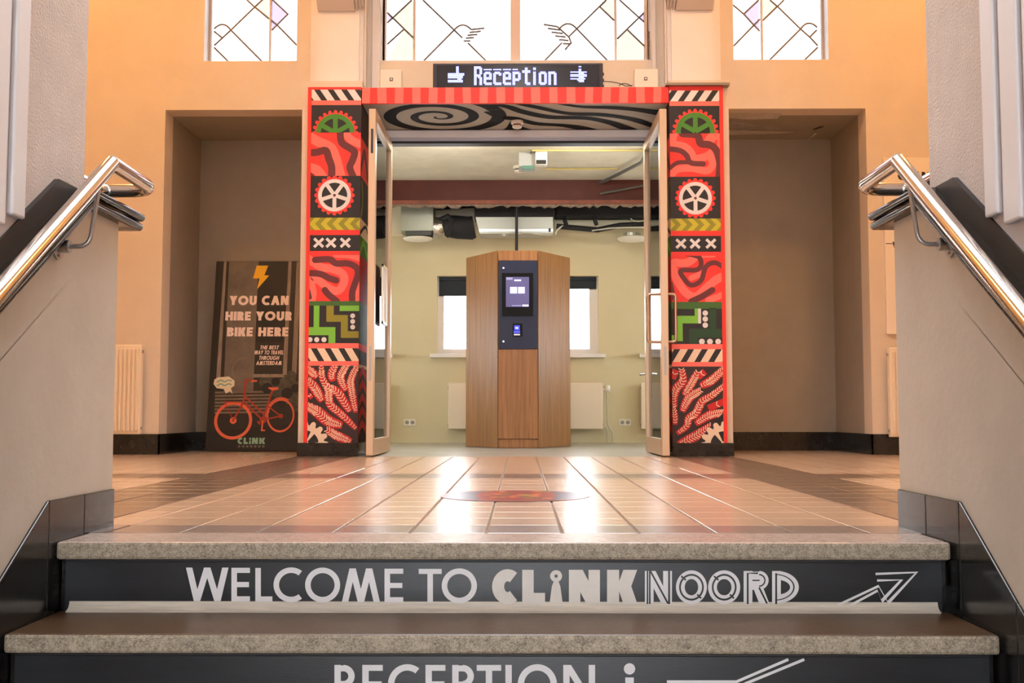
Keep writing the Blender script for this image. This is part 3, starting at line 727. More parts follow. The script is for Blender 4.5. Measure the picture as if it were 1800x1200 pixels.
# ---------------- soffit and header inside the entrance
SZ = onY(900, 181, YP + .02).z
sf = struct('trim_9', B().box(-1.22, 1.22, YP + .03, YDF + .06, SZ, onY(900, 153.5, YP).z), mat('grey_soffit', (182, 174, 164), .8, spec=.2), base=False); OFF[sf.name] = Vector((0, 0, 0))
sp = Flat(lambda x_, y_: (x_, y_, SZ)); sp.box = (-1.19, 1.19, YP + .05, YDF - .02)
c0 = onZ(770, 205, SZ)
pts = []; N = 130
for i in range(N + 1):
    t = i / N; ang = math.radians(200 - 360 * 2.75 * t); rr = .012 + .54 * t ** 1.12
    pts.append((c0.x + rr * math.cos(ang) * 1.0, c0.y + rr * .98 * math.sin(ang),   .014 + .115 * t ** .8))
for i in range(N):
    a_, c_ = pts[i], pts[i + 1]; d = Vector((c_[0] - a_[0], c_[1] - a_[1])).normalized(); nn = Vector((-d.y, d.x))
    if i == 0: pn = nn
    sp.poly([(a_[0] + pn.x * a_[2] / 2, a_[1] + pn.y * a_[2] / 2), (c_[0] + nn.x * c_[2] / 2, c_[1] + nn.y * c_[2] / 2), (c_[0] - nn.x * c_[2] / 2, c_[1] - nn.y * c_[2] / 2), (a_[0] - pn.x * a_[2] / 2, a_[1] - pn.y * a_[2] / 2)], 0); pn = nn
def z6(p): return [tuple(onZ(640 + .3 * a_, 90 + .3 * c_, SZ)[:2]) for a_, c_ in p]
for up, lo in (([(700, 300), (850, 315), (950, 345), (1100, 375), (1300, 380), (1450, 405), (1560, 440), (1630, 468)], [(620, 300), (800, 325), (920, 365), (1080, 395), (1290, 400), (1420, 425), (1500, 455), (1560, 468)]),
               ([(920, 300), (1050, 325), (1200, 355), (1380, 360), (1540, 380), (1650, 405), (1720, 440)], [(840, 300), (1000, 335), (1180, 370), (1370, 380), (1520, 398), (1620, 425), (1690, 450)]),
               ([(1150, 300), (1280, 318), (1450, 320), (1600, 330), (1740, 345)], [(1080, 300), (1260, 330), (1430, 338), (1580, 350), (1720, 375)]),
               ([(720, 350), (800, 375), (900, 385), (1020, 415), (1180, 425), (1300, 440), (1400, 468)], [(700, 355), (780, 392), (880, 405), (1000, 432), (1140, 440), (1230, 455), (1290, 468)]),
               ([(860, 405), (900, 420), (940, 445), (1020, 468)], [(840, 440), (820, 455), (800, 468), (960, 468)])):
    U = z6(up); Lw = z6(lo)
    m_ = min(len(U), len(Lw))
    Us, Ls = smoothline(U[:m_], 5), smoothline(Lw[:m_], 5)
    for i in range(len(Us) - 1): sp.poly([Us[i], Us[i + 1], Ls[i + 1], Ls[i]], 0)
sp.build('painted_spiral', [mat('spiral_black', (26, 26, 32), .8, spec=.15)], sf, (0, 0, -1), .0008)
# door header profile
b = B(); ZH = 2.70
b.box(-1.2, 1.2, YDF - .01, YDF + .12, 2.79, SZ, 0); b.box(-1.2, 1.2, YDF - .03, YDF + .12, 2.735, 2.79, 1); b.box(-1.2, 1.2, YDF, YDF + .12, 2.705, 2.735, 0); b.box(-1.2, 1.2, YDF + .01, YDF + .12, 2.685, 2.705, 2)
for sx in (-1, 1): b.box(sx * 1.2, sx * 1.155, YDF, YDF + .1, 0, 2.72, 3)
struct('trim_10', b, [GREYALU, mat('bright_aluminium', (238, 238, 244), .35), BLACK, ALU], base=False)

# ---------------- glass doors, standing open towards the stairs
for sx, num in ((-1, 1), (1, 2)):
    xa, xb = (-1.074, -1.128) if sx < 0 else (1.112, 1.168); xm_ = (xa + xb) / 2
    ZT = onY(650 if sx < 0 else 1170, 191, YDN).z
    d = thing('door_%d' % num, (xm_, YDF, 0), kind='structure'); d['label'] = 'glazed door leaf with champagne frame standing open at the %s of the entrance' % ('left' if sx < 0 else 'right')
    sw = .075
    def add(n_, *a, mt=ALU, par=d, **k): return B().box(*a).build(n_, mt, par, **k)
    add('stile', xa, xb, YDN, YDN + sw, .012, ZT, bevel=.004); add('stile', xa, xb, YDF - sw, YDF, .012, ZT, bevel=.004)
    add('bottom_rail', xa, xb, YDN + sw, YDF - sw, .012, .135); add('top_rail', xa, xb, YDN + sw, YDF - sw, ZT - .08, ZT)
    add('pane', xm_ - .003, xm_ + .003, YDN + sw, YDF - sw, .135, ZT - .08, mt=DOORG)
    add('lock_plate', xm_ - .009, xm_ + .009, YDN - .002, YDN, .62 if sx > 0 else .58, .84, mt=STEELR)
    if sx < 0: add('flush_bolt', xm_ - .009, xm_ + .009, YDN - .002, YDN, 2.33, 2.52, mt=mat('dark_plate', (60, 62, 74), .4, .5))
    # pull handles
    if sx > 0:
        zt_, zb_ = onY(1160, 517, 8.25).z, onY(1160, 601, 8.25).z
        for side in (-1, 1):
            xs0 = xa if side < 0 else xb; xo = xs0 + side * .095
            if side > 0: xo = xs0 + .06
            y_ = YDN + .04
            pts = [(xs0, y_, zt_), (xo - side * .02, y_, zt_), (xo - side * .005, y_, zt_ - .006), (xo, y_, zt_ - .022), (xo, y_, zb_ + .022), (xo - side * .005, y_, zb_ + .006), (xo - side * .02, y_, zb_), (xs0, y_, zb_)]
            B().tube(pts, .0115, 12).build('pull_handle', mat('brushed_bronze', (190, 160, 140), .25, .9), d, smooth=True)
        B().tube([(xa, YDF - .03, onY(1128, 657, YDF).z), (xa - .05, YDF - .03, onY(1128, 657, YDF).z - .004)], .011, 10).build('lever', STEEL, d, smooth=True)
    else:
        fz_ = [onY(672, 466, 8.7).z, onY(672, 570, 8.7).z]
        fr = B()
        y0, y1 = 8.62, 8.90
        for a in ((y0, y0 + .02, *fz_), (y1 - .02, y1, *fz_)): fr.box(xa - sx * .0, xa - sx * .014, a[0], a[1], min(a[2:]), max(a[2:]))
        for z_ in (fz_[0] - .02, fz_[1]): fr.box(xa, xa - sx * .014, y0, y1, z_, z_ + .02)
        fr.build('notice_frame', WHITE, d)
        B().box(xa, xa - sx * .006, y0 + .02, y1 - .02, fz_[1] + .02, fz_[0] - .02).build('notice_sheet', mat('paper', (222, 222, 226), .6), d)

# ================================================================== THINGS
# ---------------- painted pillars
def zA(x, y): return 520 + .2834 * x, 140 + .2834 * y
def zB(x, y): return 520 + .2834 * x, 460 + .2834 * y
def zC(x, y): return 1160 + .2834 * x, 140 + .2834 * y
def zD(x, y): return 1160 + .2834 * x, 460 + .2834 * y
PX = 1.2255, 1.651
def pillar(sx, zU, zL, label, waves, circuit, corals, small):
    x0, x1 = sorted((sx * PX[0], sx * PX[1]))
    zt = onY(590, 153, YP).z; zbse = onY(580, 778, YP).z
    p = thing('painted_pillar', ((x0 + x1) / 2, YP + .2, 0), label, 'pillar', 'painted entrance pillars')
    B().box(x0, x1, YP, 9.0, zbse, zt).build('body', RED, p)
    B().box(x0 - (.05 if sx < 0 else .004), x1 + (.05 if sx > 0 else .004), YP - .012, 9.0, 0, zbse).build('plinth', BLACKST, p, bevel=.003)
    # painted face: source coordinates = photograph pixels put on the real face of the pillar
    fnp = lambda px, py: onY(px, py, YP)
    def px2x(px, py): return onY(px, py, YP).x
    bl = 541.5 if sx < 0 else 1177.5; br = 635 if sx < 0 else 1271
    # work in (x metres, y px at pillar plane) so that edges stay plumb
    def conv(zfun):
        def g(x, y):
            px, py = zfun(x, y); v = onY(px, py, YP); return v.x, v.z
        return g
    cU, cL = conv(zU), conv(zL)
    def Z(py): return onY(590 if sx < 0 else 1225, py, YP).z
    dy = 0 if sx < 0 else 1.5
    red_in = .03
    xi0, xi1 = (x0 + red_in, x1) if sx < 0 else (x0, x1 - red_in)
    band = dict(stripe=(157.5, 176.5), strip1=(176.5, 184.5), gear=(184.5, 233), wave1=(233, 309), wheel=(309, 382.5), chev=(382.5, 404), strip2=(404, 413), xxx=(413, 441), strip3=(441, 448),
                wave2=(448, 529), gtop=(529, 537), circ=(537, 603), strip4=(603, 612), stripe2=(612, 634.5), strip5=(634.5, 642.5), coral=(642.5, 778))
    def P2(x, z): return (x, YP, z)
    def new(bn):
        f = Flat(P2); a, c = band[bn]; f.box = (xi0, xi1, Z(c + dy), Z(a + dy)); f.z0, f.z1 = f.box[2], f.box[3]; return f
    def R(f, c, x_, y_, w, m, l=1, **k): # ribbon from zoom coords
        f.ribbon([c(a, b_) for a, b_ in zip(x_, y_)], w * .2834 * YP / F, m, l, **k)
    K = .2834 * YP / F
    def done(f, nm): f.build(nm, ART, p, (0, -1, 0), .0005)
    # stripes
    for bn in ('stripe', 'stripe2'):
        f = new(bn); f.rect(xi0, xi1, f.z0, f.z1, aBLK); h = f.z1 - f.z0; pit = .108; wd = .06; sk = -.06 if sx < 0 else .06
        x = xi0 - .15
        while x < xi1 + .15:
            f.poly([(x, f.z1), (x + wd, f.z1), (x + wd - sk, f.z0), (x - sk, f.z0)], aWHT if bn == 'stripe' else aCRM); x += pit
        done(f, 'stripe_band')
    f = new('strip1'); f.rect(xi0, xi1, f.z0, f.z1, aPINK); done(f, 'red_strip')
    # half gear
    f = new('gear'); f.rect(xi0, xi1, f.z0, f.z1, aBLK)
    gx, gz = cU(245 if sx < 0 else 220, 330 if sx < 0 else 322)
    f.circle(gx, gz, 128 * K, aRED, 1, 40); f.teeth(gx, gz, 127 * K, 20 * K, 24, aRED, 1)
    f.ring(gx, gz, 0, 92 * K, aBLK, 2); f.ring(gx, gz, 92 * K, 122 * K, aGRN, 2)
    for a in (30, 90, 150): f.ribbon([(gx, gz), (gx + 100 * K * math.cos(math.radians(a)), gz + 100 * K * math.sin(math.radians(a)))], 30 * K, aGRN, 3, smooth=False)
    done(f, 'gear_panel')
    # wheel
    f = new('wheel'); f.rect(xi0, xi1, f.z0, f.z1, aBLK); gx, gz = cU(*((240, 717) if sx < 0 else (220, 735)))
    f.circle(gx, gz, 114 * K, aRED, 1, 40); f.teeth(gx, gz, 113 * K, 15 * K, 20, aRED, 1)
    f.circle(gx, gz, 80 * K, aBLK, 2, 36); f.ring(gx, gz, 80 * K, 103 * K, aWHT, 2)
    for i in range(5):
        a = math.radians(-90 + 72 * i); f.ribbon([(gx, gz), (gx + 85 * K * math.cos(a), gz + 85 * K * math.sin(a))], 24 * K, aWHT, 3, smooth=False)
    f.circle(gx, gz, 18 * K, aWHT, 4); f.circle(gx, gz, 9 * K, aMAR, 5); done(f, 'wheel_panel')
    # chevrons
    f = new('chev'); f.rect(xi0, xi1, f.z0, f.z1, aYEL); zm = (f.z0 + f.z1) / 2; x = xi0 - .1
    while x < xi1 + .15:
        d_ = -.045 if sx < 0 else .045; w_ = .045
        for za, zb_ in ((f.z0, zm), (zm, f.z1)):
            xa, xb = (x, x + d_) if za == f.z0 else (x + d_, x)
            f.poly([(xa, za), (xa + w_, za), (xb + w_, zb_), (xb, zb_)], aYE2)
        x += .092
    done(f, 'chevron_band')
    for s_ in ('strip2', 'strip3', 'strip4', 'strip5'):
        f = new(s_); f.rect(xi0, xi1, f.z0, f.z1, aRED if s_ in ('strip2', 'strip3') else aPINK); done(f, 'red_strip')
    # crosses
    f = new('xxx'); f.rect(xi0, xi1, f.z0, f.z1, aBLK); zm = (f.z0 + f.z1) / 2 + .002
    for q in ((142, 218, 307) if sx < 0 else (130, 218, 316)):
        xm = cU(q, 1010)[0]
        for s2 in (-1, 1): f.ribbon([(xm - .036, zm - s2 * .034), (xm + .036, zm + s2 * .034)], .022, aWHT, 1 + (s2 > 0), smooth=False)
    done(f, 'cross_band')
    for bn, cc, lst, rr in (('wave1', cU, waves[0], aRED), ('wave2', cL, waves[1], aRED)):
        f = new(bn); f.rect(xi0, xi1, f.z0, f.z1, rr)
        for m_, w_, pt in lst: f.ribbon([cc(a, b_) for a, b_ in pt], w_ * K, m_, 1 if m_ == aPINK else 2, round_=True)
        done(f, 'wave_panel')
    f = new('gtop'); f.rect(xi0, xi1, f.z0, f.z1, aMDG); done(f, 'green_strip')
    f = new('circ'); f.rect(xi0, xi1, f.z0, f.z1, aBLK)
    for l, m_, (a, c_, d_, e_) in circuit[0]:
        (ua, va), (ub, vb) = cL(a, d_), cL(c_, e_); f.rect(ua, ub, min(va, vb), max(va, vb), m_, l)
    for (a, d_, r_) in circuit[1]: u, v = cL(a, d_); f.circle(u, v, r_ * K, aWHT, 4)
    done(f, 'circuit_panel')
    # coral panel with hatched feathers
    f = new('coral'); f.rect(xi0, xi1, f.z0, f.z1, aBRN)
    for w_, pt in corals:
        P = [cL(a, b_) for a, b_ in pt]; f.ribbon(P, w_ * K * 1.12, aREDD, 1, taper=True)
        Q = smoothline(P, 8); acc = 0; last = Q[0]
        for i in range(1, len(Q)):
            dx, dz = Q[i][0] - last[0], Q[i][1] - last[1]; l = math.hypot(dx, dz)
            if l < 10.5 * K: continue
            ux, uz = dx / l, dz / l; cx_, cz_ = (Q[i][0] + last[0]) / 2, (Q[i][1] + last[1]) / 2; last = Q[i]
            env = .45 + .55 * math.sin(math.pi * min(1, i / len(Q) + .08)) ** .6
            for s2 in (-1, 1):
                nx, nz = -uz * s2, ux * s2; ln = w_ * K * .46 * env * random.uniform(.8, 1.1)
                f.ribbon([(cx_ + nx * 2 * K, cz_ + nz * 2 * K), (cx_ + nx * ln - ux * ln * .75, cz_ + nz * ln - uz * ln * .75)], 5.6 * K, aCRM, 2, smooth=False)
    gx, gz = cL(*((58, 1130) if sx < 0 else (398, 1135)))
    f.circle(gx, gz, 215 * K, aBLK, 3, 30) if 0 else f.poly([(gx, gz), (gx, gz + 200 * K), (gx - sx * 60 * K, gz + 140 * K), (gx - sx * 180 * K, gz)], aBLK, 3)
    f.circle(gx, gz, 118 * K, aCRM, 4, 36); f.teeth(gx, gz, 117 * K, 30 * K, 16, aCRM, 4)
    for a0, a1 in ((8, 48), (66, 96)) if sx < 0 else ((132, 172), (84, 114)):
        f.ring(gx, gz, 22 * K, 84 * K, aBLK, 5, a0, a1, 8)
    done(f, 'coral_panel')
    # inner reveal of the pillar carries the same bands
    f = Flat(lambda y, z: (sx * PX[0], y, z)); f.box = (YP + .002, 8.98, zbse, zt)
    for a, c_, m_ in ((153, 184, aBLK), (184, 240, aBRN), (240, 309, aRED), (309, 382, aBLK), (382, 413, aCRM), (413, 448, aGRN), (448, 529, aREDD), (529, 537, aMDG), (537, 603, aDKG), (603, 615, aRED), (615, 640, aBLK), (640, 646, aCRM), (646, 778, aBRN)):
        f.rect(YP, 9, Z(c_), Z(a), m_)
    f.ribbon([(YP + .05, Z(380)), (YP + .12, Z(345)), (YP + .06, Z(315))], .05, aYE2, 1); f.ribbon([(YP + .0, Z(445)), (YP + .2, Z(420)), (YP + .4, Z(440))], .05, aLIM, 1)
    f.ribbon([(YP + .0, Z(410)), (YP + .3, Z(388)), (YP + .5, Z(405))], .03, aBLK, 1); f.ribbon([(YP, Z(300)), (YP + .2, Z(260)), (YP + .4, Z(300))], .08, aMAR, 1)
    for k in range(5): f.ribbon([(YP + .02, Z(760 - 24 * k)), (YP + .2, Z(745 - 24 * k)), (YP + .45, Z(760 - 24 * k))], .06, aREDD, 1)
    f.build('inner_face_paint', ART, p, (-sx, 0, 0), .0006)
    if sx > 0:
        zt2 = zt + .001
        b = B(); b.box(x0 - .03, x1 + .05, YP - .03, 8.58, zt2, zt2 + .012); b.box(x0 - .03, x1 + .05, YP - .03, YP - .022, zt2 + .012, zt2 + .02)
        b.build('cap_tray', mat('tray_metal', (150, 140, 125), .4, .6), p)
    return p
wL1 = [(aPINK, 62, [(70, 345), (140, 385), (215, 420), (245, 480), (262, 540), (280, 610)]), (aPINK, 60, [(80, 545), (130, 560), (170, 610)]), (aPINK, 50, [(310, 330), (340, 370), (400, 400)]), (aPINK, 56, [(400, 470), (375, 540), (395, 600)]),
       (aMAR, 46, [(70, 455), (130, 450), (185, 440), (205, 490), (222, 540), (222, 610)]), (aMAR, 44, [(275, 325), (285, 390), (335, 425), (365, 450), (352, 500), (335, 545), (360, 610)]), (aMAR, 30, [(80, 580), (100, 600)])]
wL2 = [(aPINK, 50, [(70, -25), (150, 30), (230, 45), (290, 75), (300, 125), (262, 180), (200, 160), (140, 115), (90, 110), (105, 190), (95, 250)]), (aPINK, 40, [(250, -45), (330, -40), (400, -20)]), (aPINK, 40, [(400, 120), (380, 200), (385, 250)]),
       (aMAR, 40, [(120, -12), (210, -15), (250, 10), (320, 10), (375, 35), (385, 80), (365, 140), (350, 190), (350, 250)]), (aMAR, 40, [(70, 70), (150, 75), (205, 100), (250, 115)]), (aMAR, 40, [(180, 175), (205, 205), (255, 245)]), (aMAR, 30, [(75, 180), (85, 220)])]
wR1 = [(aPINK, 50, [(90, 320), (80, 395), (150, 415), (190, 450), (215, 490), (290, 475), (335, 440)]), (aPINK, 46, [(70, 590), (110, 555), (200, 550), (290, 565), (325, 530), (320, 490)]), (aPINK, 62, [(300, 390), (330, 350), (380, 330), (385, 420)]),
       (aMAR, 46, [(140, 335), (230, 345), (252, 395), (310, 405), (350, 440), (372, 520), (365, 610)]), (aMAR, 34, [(60, 430), (125, 440), (165, 470), (190, 515), (268, 522)]), (aMAR, 26, [(60, 550), (110, 515), (190, 512)])]
wR2 = [(aPINK, 52, [(80, 40), (110, 120), (165, 195), (225, 215), (290, 160), (350, 110), (395, 90)]), (aPINK, 36, [(195, 100), (270, 70)]), (aPINK, 50, [(90, 5), (170, 5), (230, -40)]), (aPINK, 40, [(300, 240), (350, 220), (400, 200)]), (aPINK, 40, [(270, -45), (330, -45)]),
       (aMAR, 30, [(160, -50), (240, -30), (255, 20), (225, 50), (130, 55), (150, 105), (195, 145), (255, 115), (285, 30), (340, 5), (395, 35)]), (aMAR, 38, [(195, 245), (260, 215), (325, 175)]), (aMAR, 34, [(60, 130), (75, 200), (60, 240)])]
cL_ = ([(1, aLIM, (112, 145, 268, 412)), (1, aLIM, (68, 245, 405, 455)), (1, aLIM, (203, 245, 440, 504)), (1, aOLV, (190, 235, 270, 350)), (1, aOLV, (190, 322, 330, 372)), (1, aOLV, (280, 322, 350, 470)), (1, aOLV, (285, 390, 430, 472)), (1, aLIM, (272, 400, 270, 305)), (3, aBLK, (66, 195, 460, 504)), (2, aBLK, (330, 378, 315, 425))],
       [(353, 335, 15), (353, 370, 15), (353, 405, 15), (88, 483, 16), (130, 483, 16), (175, 483, 16)])
cR_ = ([(1, aMDG, (60, 395, 272, 292)), (1, aDKG, (305, 350, 285, 430)), (1, aDKG, (180, 395, 415, 470)), (1, aDKG, (180, 245, 415, 524)), (2, aLIM, (95, 255, 335, 382)), (2, aLIM, (215, 255, 290, 345)), (2, aLIM, (95, 142, 360, 492)), (2, aLIM, (60, 140, 455, 492)), (3, aWHT, (236, 255, 290, 382)), (3, aBLK, (235, 390, 470, 522))],
       [(281, 318, 17), (281, 355, 17), (281, 393, 17), (260, 495, 18), (310, 495, 18), (361, 495, 18)])
coL = [(50, [(70, 660), (105, 690), (135, 715)]), (46, [(158, 640), (165, 720), (200, 790), (212, 880), (265, 930), (325, 985), (375, 1035)]), (56, [(75, 735), (120, 785), (165, 865)]), (46, [(245, 640), (222, 695), (230, 740)]), (46, [(318, 640), (278, 715), (312, 800)]),
       (44, [(380, 645), (342, 735), (352, 830), (372, 935)]), (50, [(190, 770), (255, 805), (300, 870), (335, 930)]), (66, [(65, 890), (140, 935), (200, 985), (288, 1015)]), (52, [(190, 1040), (260, 1080), (345, 1115)]), (26, [(80, 820), (100, 845)])]
coR = [(40, [(100, 670), (78, 725)]), (50, [(135, 665), (142, 735), (100, 790), (86, 845), (92, 905)]), (36, [(80, 900), (92, 950), (95, 1010)]), (46, [(235, 680), (195, 755), (148, 828)]), (40, [(280, 680), (235, 715)]), (50, [(395, 665), (320, 735), (250, 770)]),
       (46, [(400, 765), (320, 830), (262, 865), (225, 935), (180, 970), (165, 1020), (105, 1065)]), (50, [(255, 795), (180, 845), (138, 930)]), (40, [(400, 865), (300, 908)]), (50, [(402, 935), (310, 950), (220, 1005)]), (54, [(320, 1015), (220, 1080), (110, 1135)])]
pillar(-1, zA, zB, 'red mural pillar left of the open doors, half gear and lime circuit motif', (wL1, wL2), cL_, coL, 0)
pillar(1, zC, zD, 'red mural pillar right of the open doors, with a metal tray on its top', (wR1, wR2), cR_, coR, 0)

# ---------------- striped header beam
hz0, hz1 = onY(900, 181, YP).z, onY(900, 153.5, YP).z
hb = B().box(-1.22, 1.22, YP + .0, YP + .029, hz0, hz1).build('header_beam', RED); tag(hb, 'red and salmon striped beam spanning between the two painted pillars', 'beam')
f = Flat(lambda x_, z_: (x_, YP, z_)); x = -1.22; i = 0
while x < 1.22:
    w_ = .068 + random.uniform(-.006, .006); sk = random.uniform(-.006, .006)
    if i % 2 == 0: f.poly([(x, hz0), (min(1.22, x + w_), hz0), (min(1.22, x + w_ + sk), hz1), (max(-1.22, x + sk), hz1)], 0)
    x += w_; i += 1
f.build('salmon_stripes', [PINK], hb, (0, -1, 0), .0006)

# ---------------- LED sign
YL = 8.50
lx0, lx1 = onY(761, 135, YL).x, onY(1060, 135, YL).x; lz0, lz1 = hz1 + .001, onY(900, 111, YL).z
sg = thing('led_sign', ((lx0 + lx1) / 2, YL + .04, lz0), 'long black dot matrix sign spelling Reception in blue-white lights', 'sign')
B().box(lx0, lx1, YL, YL + .08, lz0, lz1).build('housing', mat('sign_plastic', (44, 42, 50), .4), sg, bevel=.005)
B().box(lx0 + .03, lx1 - .03, YL - .003, YL, lz0 + .008, lz1 - .016).build('screen', mat('sign_window', (30, 30, 38), .2), sg)
FONT = dict(R=[(0, 1, 0, 13), (2, 4, 0, 1), (4, 5, 1, 5), (2, 4, 6, 7), (4, 5, 8, 13), (3, 4, 7, 8)], e=[(0, 1, 5, 12), (1, 4, 4, 5), (4, 5, 5, 8), (1, 5, 8, 9), (1, 5, 12, 13), (0, 5, 2, 2)], c=[(0, 1, 5, 12), (1, 4, 4, 5), (1, 5, 12, 13), (4, 5, 5, 6), (0, 5, 2, 2)],
            p=[(0, 1, 4, 13), (1, 4, 4, 5), (4, 5, 5, 9), (1, 4, 9, 10), (0, 3, 2, 2)], t=[(2, 3, 1, 12), (0, 5, 3, 4), (3, 5, 12, 13)], i=[(1, 2, 1, 2), (1, 2, 4, 13)], o=[(0, 1, 5, 12), (4, 5, 5, 12), (1, 4, 4, 5), (1, 4, 12, 13)], n=[(0, 1, 4, 13), (1, 4, 4, 5), (4, 5, 5, 13)])
on = set()
def put(rects, c0):
    for a, b_, r0, r1 in rects:
        for c in range(a, b_ + 1):
            for r_ in range(r0, r1 + 1): on.add((c + c0, r_))
put([(6, 7, 0, 4), (0, 11, 5, 6), (0, 10, 7, 8), (7, 9, 5, 11), (0, 10, 10, 10), (0, 10, 11, 11)], 10)
c = 29
for ch in 'Reception': put(FONT[ch], c); c += 5 if ch == 'i' else 7
put([(6, 7, 0, 0), (6, 7, 2, 3), (0, 11, 4, 4), (0, 11, 6, 7), (6, 9, 4, 11), (0, 10, 9, 9), (5, 9, 10, 10)], 99)
pit = (onY(1000, 130, YL).x - onY(900, 130, YL).x) / 100 * 2.42
led = B()
zt = onY(900, 116.5, YL).z
for c, r_ in on:
    x = onY(763, 130, YL).x + (c + .5) * pit; z = zt - (r_ + .5) * pit; h = pit * .43
    led.add([(x - h, YL - .004, z - h), (x + h, YL - .004, z - h), (x + h, YL - .004, z + h), (x - h, YL - .004, z + h)], [(0, 1, 2, 3)])
lo = led.build('lit_diodes', mat('led_blue_white', (135, 145, 255), emit=3.2), sg, fixn=False); lo['kind'] = 'stuff'
cb = B(); 
for k, pts in enumerate(([(1060, 143), (1075, 144), (1090, 147), (1100, 151), (1112, 150)], [(1088, 151), (1094, 147), (1104, 148), (1110, 152)])):
    P = smoothline(pts); cb.tube([onY(a, b_, YL + .03) for a, b_ in P], .0035, 6)
cb.build('power_cable', BLACK, sg, smooth=True)
for k in range(3): B().disc(Vector((lx1 + .004, YL + .03, lz0 + .03 + .05 * k)), .012, 'x', .01, 10).build('connector', BLACK, sg)
# white boxes either side
for sx, (a, b_) in ((-1, (668, 706)), (1, (1115, 1157))):
    x0, x1 = onY(a, 135, YL).x, onY(b_, 135, YL).x; z1 = onY(690, 122, YL).z
    bx = thing('white_speaker_box', ((x0 + x1) / 2, YL + .03, hz1), 'small cream box on the striped beam, to the %s of the lit sign' % ('left' if sx < 0 else 'right'), 'box', 'cream boxes beside the sign')
    B().box(x0, x1, YL, YL + .07, hz1 + .001, z1).build('case', mat('cream_plastic', (228, 214, 196), .45), bx, bevel=.006)
    B().box(x0 + .004, x1 - .004, YL - .004, YL, hz1 + .006, z1 - .006).build('front_cover', MATS['cream_plastic'], bx, bevel=.002)
    xm = (x0 + x1) / 2 + sx * -.005; zm = (hz1 + z1) / 2
    B().box(xm - .013, xm + .013, YL - .007, YL - .004, zm - .013, zm + .013).build('emblem', mat('emblem_grey', (90, 70, 66), .4), bx)
    B().box(xm - .006, xm + .006, YL - .009, YL - .007, zm - .006, zm + .006).build('emblem_dot', WHITE, bx)

# ---------------- poster
pb, pt_ = Vector((0, 9.42, .006)), Vector((0, 9.66, 1.70))
PXL, PXR = -2.70, -1.885
po = thing('bike_hire_poster', ((PXL + PXR) / 2, 9.42, 0), 'dark poster board with an orange bicycle leaning in the left alcove', 'poster')
ud = Vector((1, 0, 0)); vd = (pt_ - pb).normalized(); nd = Vector((0, -vd.z, vd.y)); PH = (pt_ - pb).length; PWD = PXR - PXL
bb_ = B(); base = Vector((PXL, pb.y, pb.z))
cs = [base, base + ud * PWD, base + ud * PWD + vd * PH, base + vd * PH]
bb_.add(cs + [v_ - nd * .018 for v_ in cs], [(0, 1, 2, 3), (7, 6, 5, 4), (0, 4, 5, 1), (1, 5, 6, 2), (2, 6, 7, 3), (3, 7, 4, 0)])
bb_.build('board', mat('poster_black', (38, 33, 30), .45, var=.25, scale=6), po)
def PZ(zx, zy):
    v = (zy - 22) / (1170 - 22); l = 80 - 40 * v; r_ = 615 - 15 * v; u = (zx - l) / (r_ - l); return u * PWD, (1 - v) * PH
def Pw(u, v): return base + ud * u + vd * v
PM = [mat('poster_grey', (112, 100, 88), .5, var=.25, scale=5), mat('poster_lightgrey', (142, 126, 112), .5, var=.3, scale=7, stretch=(8, 1, 1)), mat('poster_dark', (24, 22, 22), .5, var=.4, scale=9),
      mat('poster_shrub', (74, 70, 60), .5, var=.6, scale=30), mat('poster_text', (250, 226, 214), .5), mat('poster_yellow', (250, 190, 30), .5), mat('poster_orange', (232, 104, 70), .5), mat('poster_darkorange', (170, 54, 34), .5), mat('poster_mint', (138, 178, 148), .5), mat('poster_bubble', (238, 220, 190), .5), mat('poster_slat', (120, 104, 88), .5, var=.2, scale=14)]
def pf(nm, fn_):
    f = Flat(Pw); f.box = (.003, PWD - .003, .003, PH - .003); fn_(f); f.build(nm, PM, po, nd, .0006)
def PP(l): return [PZ(a, b_) for a, b_ in l]
def art(f):
    f.poly(PP([(155, 22), (330, 22), (318, 820), (140, 830)]), 0, 0); f.poly(PP([(240, 22), (330, 22), (318, 820), (230, 830)]), 0, 1)
    f.poly(PP([(125, 22), (140, 22), (120, 740), (95, 740)]), 1, 1); f.poly(PP([(508, 22), (526, 22), (515, 720), (490, 720)]), 1, 1); f.poly(PP([(556, 22), (615, 22), (604, 720), (545, 720)]), 1, 0); f.poly(PP([(586, 22), (596, 22), (586, 760), (572, 760)]), 2, 1)
    f.poly(PP([(330, 22), (500, 22), (490, 300), (327, 300)]), 2, 0); f.poly(PP([(327, 305), (500, 305), (490, 520), (320, 520)]), 2, 0)
    f.poly(PP([(310, 715), (500, 715), (500, 735), (310, 735)]), 1, 1)
    for i in range(7): f.poly(PP([(90, 820 + 20 * i), (420, 815 + 20 * i), (420, 826 + 20 * i), (90, 832 + 20 * i)]), 10, 1)
    for (a, b_, r_) in ((420, 770, 50), (470, 800, 55), (530, 780, 60), (560, 840, 55), (500, 850, 50), (580, 900, 40), (540, 730, 35), (380, 760, 30)):
        u, v = PZ(a, b_); f.circle(u, v, r_ * PWD / 540, 3, 0, 14)
    for (a, b_, r_) in ((400, 800, 32), (450, 760, 26), (520, 830, 34), (570, 800, 26), (490, 890, 26)):
        u, v = PZ(a, b_); f.circle(u, v, r_ * PWD / 540, 2, 1, 12)
    f.poly(PP([(42, 1060), (602, 1010), (600, 1170), (40, 1170)]), 2, 1)
pf('photo_print', art)
pf('lightning_bolt', lambda f: (f.poly(PP([(320, 50), (388, 50), (366, 110), (395, 112), (325, 198), (338, 130), (300, 130)]), 5, 3)))
